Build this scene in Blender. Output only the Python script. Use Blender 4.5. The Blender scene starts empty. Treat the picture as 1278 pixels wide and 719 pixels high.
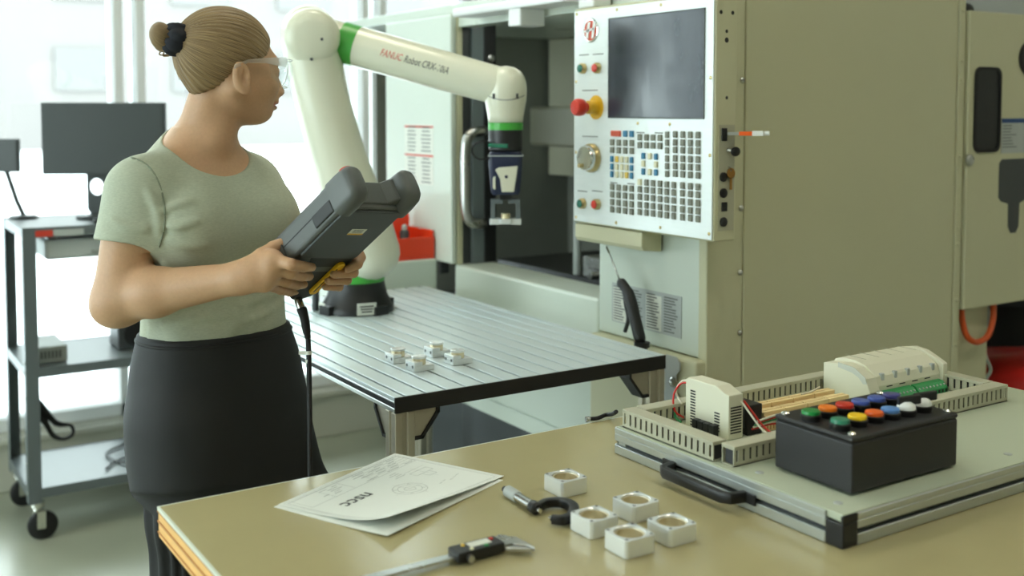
import bpy, bmesh, math, random
import numpy as np
from mathutils import Vector, Matrix
import openvdb

random.seed(7)
scene = bpy.context.scene
col = scene.collection

# ------------------------------------------------------------------ camera
F_PX, CU, CV, HORIZON, CAM_Z = 1362.0, 639.0, 211.0, 136.0, 1.48
HEAD = math.radians(57.2)
PITCH = math.atan((CV - HORIZON) / F_PX)
cam_data = bpy.data.cameras.new('camera')
cam = bpy.data.objects.new('camera', cam_data)
col.objects.link(cam)
cam.location = (0, 0, CAM_Z)
cam.rotation_euler = (math.pi / 2 - PITCH, 0, HEAD - math.pi / 2)
cam_data.sensor_width = 36.0
cam_data.lens = F_PX / 1278.0 * 36.0
cam_data.shift_y = -(359.5 - CV) / 1278.0
cam_data.clip_start = 0.02
cam_data.clip_end = 300
cam_data.dof.use_dof = True
cam_data.dof.focus_distance = 1.98
cam_data.dof.aperture_fstop = 3.0
scene.camera = cam

# ------------------------------------------------------------------ world and exposure
world = bpy.data.worlds.new('overcast_sky')
scene.world = world
world.use_nodes = True
wn = world.node_tree.nodes
wn['Background'].inputs[0].default_value = (0.87, 0.98, 1.0, 1)
wn['Background'].inputs[1].default_value = 6.0
vs = scene.view_settings
vs.view_transform = 'Standard'
vs.look = 'None'
vs.exposure = 0.38
vs.gamma = 1.0
vs.use_curve_mapping = False
scene.cycles.max_bounces = 8
scene.cycles.diffuse_bounces = 5
scene.cycles.glossy_bounces = 3
scene.cycles.transmission_bounces = 6
scene.cycles.transparent_max_bounces = 10
scene.cycles.caustics_reflective = False
scene.cycles.caustics_refractive = False
scene.cycles.sample_clamp_indirect = 6.0

WALL_Y, WALL_X0, WALL_X1, WALL_Y0, CEIL_Z = 4.6, -3.9, 5.6, -2.6, 3.4


def portal(name, loc, rot, sx, sy):
    l = bpy.data.lights.new(name, 'AREA')
    l.shape = 'RECTANGLE'
    l.size, l.size_y = sx, sy
    l.cycles.is_portal = True
    o = bpy.data.objects.new(name, l)
    col.objects.link(o)
    o.location = loc
    o.rotation_euler = rot
    return o


# daylight portals in the window openings (they only guide the sky's own light)
portal('daylight_portal', ((WALL_X0 + 2.75) / 2, WALL_Y + 0.12, 1.62), (-math.pi / 2, 0, 0), 2.75 - WALL_X0, 2.7)
portal('daylight_portal', (WALL_X0 - 0.12, 2.6, 1.62), (0, -math.pi / 2, 0), 2.7, 4.0)


# ------------------------------------------------------------------ photo pixel -> place
R_AX = np.array([math.sin(HEAD), -math.cos(HEAD), 0.0])
H_AX = np.array([math.cos(HEAD), math.sin(HEAD), 0.0])
Z_AX = np.array([0, 0, 1.0])
F_AX = H_AX * math.cos(PITCH) - Z_AX * math.sin(PITCH)
U_AX = H_AX * math.sin(PITCH) + Z_AX * math.cos(PITCH)
CAM = np.array([0, 0, CAM_Z])


def P(u, v, X=None, Y=None, Z=None, D=None, plane=None):
    """where the ray through pixel (u, v) meets the plane of the thing it touches"""
    r = F_AX + R_AX * (u - CU) / F_PX + U_AX * (CV - v) / F_PX
    if X is not None:
        t = X / r[0]
    elif Y is not None:
        t = Y / r[1]
    elif Z is not None:
        t = (Z - CAM_Z) / r[2]
    elif plane is not None:
        o, n = plane
        t = float((o - CAM) @ n) / float(r @ n)
    else:
        t = D / float(r @ H_AX)
    return CAM + r * t


def LDZ(l, d, z):
    return R_AX * l + H_AX * d + Z_AX * z


# ------------------------------------------------------------------ materials
def lin(c):
    c = c / 255.0
    return c / 12.92 if c <= 0.04045 else ((c + 0.055) / 1.055) ** 2.4


def rgb(r, g, b):
    return (lin(r), lin(g), lin(b), 1.0)


MATS = {}


def mat(name, c, rough=0.5, metal=0.0, var=0.0, vscale=6.0, bump=0.0, bscale=60.0, spec=0.5, emit=0.0,
        stretch=None, sss=0.0, coat=0.0, rvar=0.0):
    m = bpy.data.materials.new(name)
    m.use_nodes = True
    nt = m.node_tree
    b = nt.nodes['Principled BSDF']
    b.inputs['Base Color'].default_value = rgb(*c)
    b.inputs['Roughness'].default_value = rough
    b.inputs['Metallic'].default_value = metal
    b.inputs['Specular IOR Level'].default_value = spec
    if coat:
        b.inputs['Coat Weight'].default_value = coat
    if emit:
        b.inputs['Emission Color'].default_value = rgb(*c)
        b.inputs['Emission Strength'].default_value = emit
    if sss:
        b.inputs['Subsurface Weight'].default_value = sss
        b.inputs['Subsurface Radius'].default_value = (0.012, 0.005, 0.003)
        b.inputs['Subsurface Scale'].default_value = 0.6
    tc = mp = None
    if var or bump or rvar:
        tc = nt.nodes.new('ShaderNodeTexCoord')
        mp = nt.nodes.new('ShaderNodeMapping')
        nt.links.new(tc.outputs['Object'], mp.inputs['Vector'])
        if stretch:
            mp.inputs['Scale'].default_value = stretch
    if var or rvar:
        n = nt.nodes.new('ShaderNodeTexNoise')
        n.inputs['Scale'].default_value = vscale
        n.inputs['Detail'].default_value = 6
        n.inputs['Roughness'].default_value = 0.62
        nt.links.new(mp.outputs[0], n.inputs['Vector'])
        if var:
            hsv = nt.nodes.new('ShaderNodeHueSaturation')
            hsv.inputs['Color'].default_value = rgb(*c)
            mr = nt.nodes.new('ShaderNodeMapRange')
            mr.inputs['From Min'].default_value = 0.2
            mr.inputs['From Max'].default_value = 0.8
            mr.inputs['To Min'].default_value = 1 - var
            mr.inputs['To Max'].default_value = 1 + var
            nt.links.new(n.outputs['Fac'], mr.inputs['Value'])
            nt.links.new(mr.outputs[0], hsv.inputs['Value'])
            nt.links.new(hsv.outputs[0], b.inputs['Base Color'])
        if rvar:
            mr2 = nt.nodes.new('ShaderNodeMapRange')
            mr2.inputs['From Min'].default_value = 0.3
            mr2.inputs['From Max'].default_value = 0.7
            mr2.inputs['To Min'].default_value = max(0, rough - rvar)
            mr2.inputs['To Max'].default_value = min(1, rough + rvar)
            nt.links.new(n.outputs['Fac'], mr2.inputs['Value'])
            nt.links.new(mr2.outputs[0], b.inputs['Roughness'])
    if bump:
        n2 = nt.nodes.new('ShaderNodeTexNoise')
        n2.inputs['Scale'].default_value = bscale
        n2.inputs['Detail'].default_value = 4
        nt.links.new(mp.outputs[0], n2.inputs['Vector'])
        bp = nt.nodes.new('ShaderNodeBump')
        bp.inputs['Strength'].default_value = bump
        bp.inputs['Distance'].default_value = 0.004
        nt.links.new(n2.outputs['Fac'], bp.inputs['Height'])
        nt.links.new(bp.outputs[0], b.inputs['Normal'])
    MATS[name] = m
    return m


def glass(name, tint=(1, 1, 1), gloss=0.08, rough=0.02, fresnel=True, body='GLOSSY'):
    """thin sheet: mostly clear, a little mirror"""
    m = bpy.data.materials.new(name)
    m.use_nodes = True
    nt = m.node_tree
    nt.nodes.remove(nt.nodes['Principled BSDF'])
    tr = nt.nodes.new('ShaderNodeBsdfTransparent')
    tr.inputs[0].default_value = (*tint, 1)
    if body == 'GLOSSY':
        gl = nt.nodes.new('ShaderNodeBsdfGlossy')
        gl.inputs['Roughness'].default_value = rough
    else:
        gl = nt.nodes.new('ShaderNodeBsdfTranslucent')
        gl.inputs[0].default_value = (0.95, 0.97, 0.97, 1)
    fr = nt.nodes.new('ShaderNodeFresnel')
    fr.inputs[0].default_value = 1.45
    ad = nt.nodes.new('ShaderNodeMath')
    ad.operation = 'ADD'
    ad.use_clamp = True
    ad.inputs[1].default_value = gloss
    mx = nt.nodes.new('ShaderNodeMixShader')
    if fresnel:
        nt.links.new(fr.outputs[0], ad.inputs[0])
    else:
        ad.inputs[0].default_value = 0.0
    nt.links.new(ad.outputs[0], mx.inputs[0])
    nt.links.new(tr.outputs[0], mx.inputs[1])
    nt.links.new(gl.outputs[0], mx.inputs[2])
    nt.links.new(mx.outputs[0], nt.nodes['Material Output'].inputs[0])
    MATS[name] = m
    return m


M = MATS
mat('wall_paint', (205, 205, 196), 0.8, var=0.03)
mat('ceiling_white', (215, 216, 210), 0.9)
mat('floor_vinyl', (176, 180, 160), 0.24, var=0.03, vscale=3.5, spec=0.5)
mat('window_white', (242, 244, 243), 0.5)
mat('convector_beige', (206, 205, 190), 0.5)
mat('pavement_pale', (236, 238, 240), 0.9, var=0.04, vscale=0.3)
mat('facade_pale', (118, 114, 112), 0.9, var=0.04, vscale=0.2)
mat('facade_window', (108, 106, 105), 0.6)
glass('window_glass', (0.97, 1.0, 0.99), 0.02)
mat('lamp_diffuser', (255, 244, 222), 0.6, emit=9.0)
mat('work_lamp', (240, 245, 235), 0.5, emit=5.0)
mat('lamp_frame', (220, 220, 215), 0.5)

mat('machine_putty', (198, 196, 164), 0.42, var=0.02, vscale=3, rvar=0.06)
mat('machine_offwhite', (205, 214, 203), 0.34, var=0.025, vscale=3, rvar=0.08)
mat('machine_grey', (128, 130, 120), 0.5, var=0.08, vscale=5)
mat('machine_darkgrey', (62, 66, 68), 0.45, var=0.06)
mat('machine_black', (22, 23, 24), 0.45)
mat('casting_grey', (176, 174, 152), 0.45, var=0.05)
mat('steel', (190, 190, 186), 0.28, metal=1.0, var=0.05, rvar=0.08)
mat('brushed_panel', (232, 238, 237), 0.36, metal=0.3, var=0.04, vscale=14, stretch=(1, 1, 9), rvar=0.08)
mat('screen_dark', (52, 58, 68), 0.2, var=0.35, vscale=9, spec=0.6, rvar=0.12, stretch=(1, 1, 0.5))
mat('key_grey', (128, 130, 118), 0.5)
mat('key_blue', (60, 128, 168), 0.5)
mat('key_cream', (226, 222, 190), 0.5)
mat('key_yellow', (232, 196, 90), 0.5)
mat('key_red', (206, 84, 58), 0.45)
mat('button_red', (206, 52, 34), 0.35)
mat('button_green', (30, 110, 92), 0.35)
mat('estop_yellow', (226, 178, 40), 0.4)
mat('chrome', (222, 222, 218), 0.12, metal=1.0)
mat('gold_ring', (196, 178, 130), 0.3, metal=0.9)
mat('print_dark', (56, 58, 58), 0.6)
mat('print_grey', (120, 122, 120), 0.7)
mat('print_red', (206, 62, 44), 0.6)
mat('logo_white', (236, 238, 236), 0.4)
mat('label_paper', (222, 224, 214), 0.55)
mat('label_grey', (176, 182, 180), 0.5)
mat('label_blue', (40, 76, 132), 0.5)
mat('black_plastic', (24, 25, 26), 0.42)
mat('black_rubber', (18, 18, 19), 0.6)
mat('brass_key', (178, 130, 70), 0.35, metal=0.8)
mat('orange_plastic', (242, 96, 22), 0.35)

mat('aluminium_anodised', (198, 204, 202), 0.33, metal=0.75, var=0.03, vscale=20, stretch=(6, 0.6, 6), rvar=0.05)
mat('aluminium_top', (206, 218, 220), 0.42, metal=0.2, var=0.03, vscale=26, stretch=(8, 0.6, 6), rvar=0.06)
mat('aluminium_leg', (190, 184, 166), 0.38, metal=0.7)
mat('slot_black', (26, 28, 30), 0.7)
mat('aluminium_raw', (236, 240, 240), 0.22, metal=0.45)
mat('bore_bright', (240, 226, 188), 0.25, metal=0.6)
mat('robot_white', (226, 226, 206), 0.28, coat=0.25)
mat('robot_green', (72, 172, 66), 0.35)
mat('gripper_navy', (30, 38, 66), 0.4)
mat('gripper_cream', (222, 220, 200), 0.4)

mat('bench_laminate', (176, 166, 124), 0.2, var=0.03, vscale=9, spec=0.5, rvar=0.03)
mat('bench_edge_trim', (206, 212, 196), 0.4)
mat('plywood_light', (226, 178, 104), 0.6, var=0.18, vscale=18, stretch=(12, 1, 12))
mat('plywood_dark', (176, 118, 60), 0.65, var=0.2, vscale=18, stretch=(12, 1, 12))
mat('bench_steel', (70, 74, 76), 0.5)
mat('paper', (232, 236, 230), 0.75, var=0.01)
mat('paper_print', (150, 154, 150), 0.8)
mat('board_white', (190, 198, 176), 0.4, var=0.02)
mat('duct_grey', (182, 180, 158), 0.55)
mat('duct_dark', (52, 54, 58), 0.7)
mat('psu_white', (222, 220, 198), 0.5)
mat('terminal_beige', (238, 212, 158), 0.5)
mat('terminal_green', (44, 150, 84), 0.45)
mat('clear_cover', (206, 210, 200), 0.15, spec=0.6)
mat('box_black', (34, 34, 35), 0.5, bump=0.08, bscale=500)
mat('cap_green', (26, 132, 62), 0.3)
mat('cap_teal', (42, 122, 96), 0.3)
mat('cap_orange', (240, 124, 24), 0.3)
mat('cap_amber', (236, 98, 30), 0.3)
mat('cap_red', (206, 44, 30), 0.3)
mat('cap_blue', (66, 88, 168), 0.3)
mat('cap_sky', (88, 138, 204), 0.3)
mat('cap_violet', (66, 64, 130), 0.3)
mat('cap_yellow', (246, 202, 24), 0.3)
mat('wire_red', (206, 40, 30), 0.4)
mat('wire_white', (228, 222, 204), 0.4)
mat('wire_green', (40, 140, 84), 0.4)
mat('wire_blue', (44, 58, 120), 0.4)
mat('wire_orange', (206, 84, 30), 0.45)
mat('cart_grey', (96, 104, 106), 0.4, var=0.03)
mat('cart_shelf', (112, 122, 124), 0.32, var=0.03)
mat('monitor_black', (56, 62, 62), 0.4)
mat('white_plastic', (234, 236, 236), 0.35)
mat('grey_box', (150, 156, 150), 0.5)
mat('tote_red', (226, 62, 26), 0.38)
mat('bag_red', (224, 48, 44), 0.3, var=0.1, bump=0.3, bscale=18)
mat('dark_cloth', (30, 36, 38), 0.8)

mat('pendant_shell', (88, 92, 90), 0.42, bump=0.05, bscale=600)
mat('pendant_plate', (74, 79, 80), 0.5, bump=0.06, bscale=700)
mat('pendant_grip', (40, 42, 43), 0.55)
mat('switch_yellow', (236, 182, 30), 0.4)


# ------------------------------------------------------------------ mesh helpers
ORG = {}


def tag(o, label=None, cat=None, group=None, kind=None):
    if label:
        o['label'] = label
    if cat:
        o['category'] = cat
    if group:
        o['group'] = group
    if kind:
        o['kind'] = kind
    return o


def thing(name, loc, label=None, cat=None, group=None, kind=None):
    o = bpy.data.objects.new(name, None)
    o.empty_display_size = 0.05
    col.objects.link(o)
    o.location = [float(c) for c in loc]
    ORG[o] = np.array(loc, float)
    return tag(o, label, cat, group, kind)


def frame_from(d):
    d = np.array(d, float)
    d = d / np.linalg.norm(d)
    a = np.array([0, 0, 1.0]) if abs(d[2]) < 0.9 else np.array([1.0, 0, 0])
    x = np.cross(a, d)
    x /= np.linalg.norm(x)
    return x, np.cross(d, x), d


class MB:
    def __init__(self):
        self.v, self.f, self.m = [], [], []
        self.mi = 0

    def add(self, verts, faces):
        n = len(self.v)
        self.v.extend([tuple(float(c) for c in q) for q in verts])
        for f in faces:
            self.f.append([i + n for i in f])
            self.m.append(self.mi)
        return self

    def box(self, a, b):
        x0, y0, z0 = [min(p, q) for p, q in zip(a, b)]
        x1, y1, z1 = [max(p, q) for p, q in zip(a, b)]
        return self.hexa([(x0, y0, z0), (x1, y0, z0), (x1, y1, z0), (x0, y1, z0),
                          (x0, y0, z1), (x1, y0, z1), (x1, y1, z1), (x0, y1, z1)])

    def hexa(self, p):
        return self.add(p, [(0, 3, 2, 1), (4, 5, 6, 7), (0, 1, 5, 4), (1, 2, 6, 5), (2, 3, 7, 6), (3, 0, 4, 7)])

    def obox(self, c, ax, ay, az, hx, hy, hz):
        c, ax, ay, az = [np.array(q, float) for q in (c, ax, ay, az)]
        s = [(-1, -1, -1), (1, -1, -1), (1, 1, -1), (-1, 1, -1), (-1, -1, 1), (1, -1, 1), (1, 1, 1), (-1, 1, 1)]
        return self.hexa([c + ax * hx * i + ay * hy * j + az * hz * k for i, j, k in s])

    def rings(self, rings, cap=True, closed=False):
        n = len(rings[0])
        base = len(self.v)
        for r in rings:
            self.v.extend([tuple(float(c) for c in q) for q in r])
        k = len(rings)
        for i in range(k if closed else k - 1):
            a, b = base + i * n, base + ((i + 1) % k) * n
            for j in range(n):
                j2 = (j + 1) % n
                self.f.append([a + j, a + j2, b + j2, b + j])
                self.m.append(self.mi)
        if cap and not closed:
            self.f.append([base + j for j in range(n)][::-1])
            self.m.append(self.mi)
            self.f.append([base + (k - 1) * n + j for j in range(n)])
            self.m.append(self.mi)
        return self

    def cyl(self, p0, p1, r0, r1=None, n=16, cap=True):
        r1 = r0 if r1 is None else r1
        p0, p1 = np.array(p0, float), np.array(p1, float)
        x, y, d = frame_from(p1 - p0)
        an = [2 * math.pi * i / n for i in range(n)]
        return self.rings([[p + (x * math.cos(a) + y * math.sin(a)) * r for a in an] for p, r in ((p0, r0), (p1, r1))], cap)

    def lathe(self, p0, axis, prof, n=24, cap=True):
        """prof: (radius, distance along axis)"""
        p0 = np.array(p0, float)
        x, y, d = frame_from(axis)
        an = [2 * math.pi * i / n for i in range(n)]
        return self.rings([[p0 + d * h + (x * math.cos(a) + y * math.sin(a)) * max(r, 1e-5) for a in an] for r, h in prof], cap)

    def tube(self, pts, r, n=8, cap=True, closed=False):
        pts = [np.array(p, float) for p in pts]
        rr = r if isinstance(r, (list, tuple, np.ndarray)) else [r] * len(pts)
        k = len(pts)
        rings = []
        x = None
        for i in range(k):
            if closed:
                d = pts[(i + 1) % k] - pts[i - 1]
            else:
                d = pts[min(i + 1, k - 1)] - pts[max(i - 1, 0)]
            d = d / (np.linalg.norm(d) + 1e-12)
            if x is None:
                x, y, _ = frame_from(d)
            else:
                x = x - d * (x @ d)
                x /= np.linalg.norm(x)
                y = np.cross(d, x)
            rings.append([pts[i] + (x * math.cos(2 * math.pi * j / n) + y * math.sin(2 * math.pi * j / n)) * rr[i] for j in range(n)])
        return self.rings(rings, cap, closed)

    def prism(self, poly, fn, h0, h1):
        """poly of (a, b); fn(a, b, h) -> point"""
        n = len(poly)
        vs = [fn(a, b, h0) for a, b in poly] + [fn(a, b, h1) for a, b in poly]
        fs = [list(range(n))[::-1], list(range(n, 2 * n))]
        fs += [(i, (i + 1) % n, n + (i + 1) % n, n + i) for i in range(n)]
        return self.add(vs, fs)

    def ring_prism(self, outer, inner, fn, h0, h1):
        """a plate with a hole: outer and inner loops of equal count"""
        n = len(outer)
        vs = []
        for h in (h0, h1):
            vs += [fn(a, b, h) for a, b in outer] + [fn(a, b, h) for a, b in inner]
        fs = []
        for i in range(n):
            j = (i + 1) % n
            fs += [(i, j, 2 * n + j, 2 * n + i), (n + j, n + i, 3 * n + i, 3 * n + j),
                   (j, i, n + i, n + j), (2 * n + i, 2 * n + j, 3 * n + j, 3 * n + i)]
        return self.add(vs, fs)

    def sphere(self, c, r, n=16, m=10, ax=None):
        c = np.array(c, float)
        r = np.array(r if hasattr(r, '__len__') else (r, r, r), float)
        A = np.eye(3) if ax is None else np.array(ax, float)
        rings = []
        for i in range(m + 1):
            t = math.pi * (i + 0.02) / (m + 0.04) - math.pi / 2
            rings.append([c + A.T @ (r * np.array([math.cos(t) * math.cos(2 * math.pi * j / n), math.cos(t) * math.sin(2 * math.pi * j / n), math.sin(t)])) for j in range(n)])
        return self.rings(rings, True)

    def build(self, name, m, parent=None, smooth=False, bevel=0.0, segs=2, kind=None, org=None):
        o0 = ORG.get(parent, np.zeros(3)) if org is None else np.array(org, float)
        me = bpy.data.meshes.new(name)
        me.from_pydata([tuple(np.array(v) - o0) for v in self.v], [], self.f)
        bm = bmesh.new()
        bm.from_mesh(me)
        bmesh.ops.recalc_face_normals(bm, faces=bm.faces)
        bm.to_mesh(me)
        bm.free()
        for mm in (m if isinstance(m, (list, tuple)) else [m]):
            me.materials.append(MATS[mm])
        if isinstance(m, (list, tuple)):
            me.polygons.foreach_set('material_index', self.m)
        o = bpy.data.objects.new(name, me)
        col.objects.link(o)
        if parent is not None:
            o.parent = parent
        elif org is not None or True:
            if org is not None:
                o.location = [float(c) for c in o0]
        ORG[o] = o0
        if smooth:
            for p in me.polygons:
                p.use_smooth = True
            if smooth is not True:
                me.set_sharp_from_angle(angle=math.radians(smooth))
        if bevel:
            b = o.modifiers.new('bevel', 'BEVEL')
            b.width = bevel
            b.segments = segs
            b.limit_method = 'ANGLE'
            b.angle_limit = math.radians(40)
        if kind:
            o['kind'] = kind
        return o


def dup(o, loc=None, parent=None, rotz=None):
    """copy a thing or part with all it carries"""
    c = o.copy()
    col.objects.link(c)
    ORG[c] = ORG.get(o, np.zeros(3))
    if parent is not None:
        c.parent = parent
    if loc is not None:
        c.location = [float(x) for x in loc]
        ORG[c] = np.array(loc, float)
    if rotz is not None:
        c.rotation_euler[2] = rotz
    for ch in [k for k in o.children]:
        dup(ch, parent=c)
    return c


def rrect(w, h, r, n=5, cx=0.0, cy=0.0):
    pts = []
    for sx, sy, a0 in ((1, 1, 0), (-1, 1, 90), (-1, -1, 180), (1, -1, 270)):
        for i in range(n + 1):
            a = math.radians(a0 + 90 * i / n)
            pts.append((cx + sx * (w / 2 - r) + r * math.cos(a), cy + sy * (h / 2 - r) + r * math.sin(a)))
    return pts


def circle(r, n, cx=0.0, cy=0.0, a0=0.0):
    return [(cx + r * math.cos(a0 + 2 * math.pi * i / n), cy + r * math.sin(a0 + 2 * math.pi * i / n)) for i in range(n)]


def bez(pts, n=24):
    """Catmull-Rom through the points"""
    p = [np.array(q, float) for q in pts]
    p = [2 * p[0] - p[1]] + p + [2 * p[-1] - p[-2]]
    out = []
    seg = max(2, n // (len(p) - 3))
    for i in range(1, len(p) - 2):
        for k in range(seg):
            t = k / seg
            a, b, c, d = p[i - 1:i + 3]
            out.append(0.5 * ((2 * b) + (c - a) * t + (2 * a - 5 * b + 4 * c - d) * t * t + (3 * b - a - 3 * c + d) * t ** 3))
    out.append(p[-2])
    return out


def text_mesh(body, size, fn, m, name, parent, depth=0.0004, bold=0.0, shear=0.0):
    """flat print: letters as a thin mesh; fn(x, y, h) -> world point"""
    cu = bpy.data.curves.new('print', 'FONT')
    cu.body = body
    cu.size = size
    cu.offset = bold
    cu.shear = shear
    cu.resolution_u = 2
    t = bpy.data.objects.new('print', cu)
    col.objects.link(t)
    bpy.context.view_layer.update()
    me = bpy.data.meshes.new_from_object(t.evaluated_get(bpy.context.evaluated_depsgraph_get()))
    bpy.data.objects.remove(t)
    mb = MB()
    mb.add([fn(v.co.x, v.co.y, depth) for v in me.vertices], [list(p.vertices) for p in me.polygons])
    bpy.data.meshes.remove(me)
    return mb.build(name, m, parent)


# ------------------------------------------------------------------ the room
def struct(name, mb, m, **k):
    return mb.build(name, m, kind='structure', **k)


struct('floor', MB().box((WALL_X0 - 0.1, WALL_Y0 - 0.1, -0.12), (WALL_X1 + 0.1, WALL_Y + 0.15, 0)), 'floor_vinyl')
struct('ceiling', MB().box((WALL_X0 - 0.1, WALL_Y0 - 0.1, CEIL_Z), (WALL_X1 + 0.1, WALL_Y + 0.15, CEIL_Z + 0.15)), 'ceiling_white')
struct('wall_right', MB().box((WALL_X1, WALL_Y0 - 0.1, 0), (WALL_X1 + 0.12, WALL_Y + 0.15, CEIL_Z)), 'wall_paint')
struct('wall_front', MB().box((WALL_X0 - 0.1, WALL_Y0 - 0.12, 0), (WALL_X1 + 0.1, WALL_Y0, CEIL_Z)), 'wall_paint')
wb = MB()
wb.box((2.75, WALL_Y, 0), (WALL_X1, WALL_Y + 0.15, CEIL_Z))
wb.box((WALL_X0, WALL_Y, 0), (2.75, WALL_Y + 0.15, 0.22))
wb.box((WALL_X0, WALL_Y, 2.98), (2.75, WALL_Y + 0.15, CEIL_Z))
struct('wall_back', wb, 'wall_paint')
wl = MB()
wl.box((WALL_X0 - 0.15, WALL_Y0, 0), (WALL_X0, WALL_Y, 0.22))
wl.box((WALL_X0 - 0.15, WALL_Y0, 2.98), (WALL_X0, WALL_Y, CEIL_Z))
wl.box((WALL_X0 - 0.15, WALL_Y0, 0.22), (WALL_X0, 0.6, 2.98))
struct('wall_left', wl, 'wall_paint')

win_n = 0


def window(a0, a1, along_x):
    """one glazed bay: white frame and one tall pane"""
    global win_n
    win_n += 1

    def q(a, d, z):
        return (a, WALL_Y + d, z) if along_x else (WALL_X0 - d, a, z)
    root = thing('window_%d' % win_n, q((a0 + a1) / 2, 0.05, 0.22), kind='structure')
    fr = MB()
    z0, z1 = 0.22, 2.98
    for s0, s1 in ((a0, a0 + 0.036), (a1 - 0.036, a1)):
        fr.box(q(s0, 0.0, z0), q(s1, 0.13, z1))
    fr.box(q(a0, 0.0, z0), q(a1, 0.13, z0 + 0.05))
    fr.box(q(a0, 0.0, z1 - 0.05), q(a1, 0.13, z1))
    fr.build('window_frame', 'window_white', root, bevel=0.004)
    for za, zb in ((z0 + 0.05, z1 - 0.05),):
        MB().box(q(a0 + 0.036, 0.06, za), q(a1 - 0.036, 0.066, zb)).build('pane', 'window_glass', root)


xs = [WALL_X0, -3.29, -2.19, -1.09, 0.01, 1.11, 2.21, 2.75]
for a, b in zip(xs[:-1], xs[1:]):
    window(a + 0.026, b - 0.026, True)
    # narrow light between two frames
    MB().box((b - 0.0258, WALL_Y + 0.06, 0.22), (b + 0.0258, WALL_Y + 0.066, 2.98)).build('window_%d' % (win_n + 20), 'window_glass', kind='structure')
ys = [0.6, 1.6, 2.6, 3.6, WALL_Y]
for a, b in zip(ys[:-1], ys[1:]):
    window(a, b, False)

# low kerb with a sill board under the glazing
tr = MB()
tr.box((WALL_X0, WALL_Y - 0.06, 0.0), (2.74, WALL_Y - 0.002, 0.19))
tr.box((WALL_X0, WALL_Y - 0.09, 0.19), (2.74, WALL_Y - 0.002, 0.215))
struct('trim_1', tr, 'convector_beige', bevel=0.006)

# ceiling lamps of the room
for i, (x, y) in enumerate([(-1.6, 0.2), (1.2, 0.2), (-1.6, 2.6), (1.2, 2.6), (3.9, 0.2)]):
    t = thing('ceiling_lamp', (x, y, CEIL_Z), 'recessed square ceiling lamp with a white frame', 'lamp', 'lamps in the ceiling')
    MB().box((x - 0.29, y - 0.29, CEIL_Z - 0.012), (x + 0.29, y + 0.29, CEIL_Z - 0.006)).build('diffuser', 'lamp_diffuser', t)
    fr = MB()
    for a, b, c, d in ((-.31, -.31, .31, -.29), (-.31, .29, .31, .31), (-.31, -.29, -.29, .29), (.29, -.29, .31, .29)):
        fr.box((x + a, y + b, CEIL_Z - 0.02), (x + c, y + d, CEIL_Z))
    fr.build('frame', 'lamp_frame', t)

# outside: pale paved yard and a washed-out building across it
struct('ground_outside', MB().box((-70, WALL_Y + 0.2, -0.35), (70, 90, -0.15)), 'pavement_pale')
struct('ground_outside', MB().box((-70, -60, -0.35), (WALL_X0 - 0.3, WALL_Y + 0.2, -0.15)), 'pavement_pale')
bd = thing('building', (10, 46, -0.15), 'pale building across the yard, seen through the windows', 'building')
MB().box((-30, 46, -0.15), (60, 58, 13)).build('facade', 'facade_pale', bd)
wm = None
for k in range(14):
    for j in range(3):
        x, z = -24 + 4.6 * k, 2.2 + 3.6 * j
        m_ = MB().box((x, 45.9, z), (x + 2.4, 46.0, z + 1.7)).build('facade_window', 'facade_window', bd)

# ------------------------------------------------------------------ machining centre
XF, YS, YJ, YE, XR = 1.71, 1.833, 2.97, 3.43, 2.61       # front plane, near side, left jamb, far end, rear of the near side
mc = thing('machining_center', (2.2, 2.6, 0), 'large putty and off-white enclosed milling machine with an open front door', 'machine')
sp = MB()
sp.box((1.825, YS, 0.12), (XR, YS + 0.03, 2.35))
sp.build('side_panel', 'machine_putty', mc, bevel=0.003)
sp = MB()
sp.box((XF, YS + 0.0015, 0.12), (1.823, YS + 0.03, 2.35))
sp.build('corner_panel', 'machine_putty', mc, bevel=0.004)
for z in (1.546, 1.25, 0.958, 1.84, 0.66, 1.10):
    MB().lathe((1.814, YS + 0.002, z), (0, -1, 0), [(0.007, 0), (0.007, 0.003), (0.004, 0.006), (0.0005, 0.0065)], 12).build('screw', 'steel', mc, smooth=40)
fp = MB()
fp.box((XF + 0.001, YS + 0.002, 0.905), (XF + 0.03, 2.238, 2.35))
fp.build('front_panel', 'machine_offwhite', mc, bevel=0.004)
fp = MB()
fp.box((XF, 2.2385, 0.60), (XF + 0.14, YJ + 0.02, 0.988))
fp.build('sill_panel', 'machine_offwhite', mc, bevel=0.008)
fp = MB()
fp.box((XF - 0.028, YS + 0.004, 0.60), (XF + 0.03, 2.238, 0.903))
fp.build('lower_front_panel', 'machine_putty', mc, bevel=0.006)
lp = MB()
lp.box((XF + 0.002, YS + 0.004, 0.552), (XF + 0.04, YJ, 0.60))
lp.build('lower_trim', 'machine_offwhite', mc, bevel=0.003)
fp = MB()
fp.box((XF + 0.012, YS + 0.03, 0.02), (XR, YJ, 0.552))
fp.build('base', 'machine_darkgrey', mc, bevel=0.006)
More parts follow.
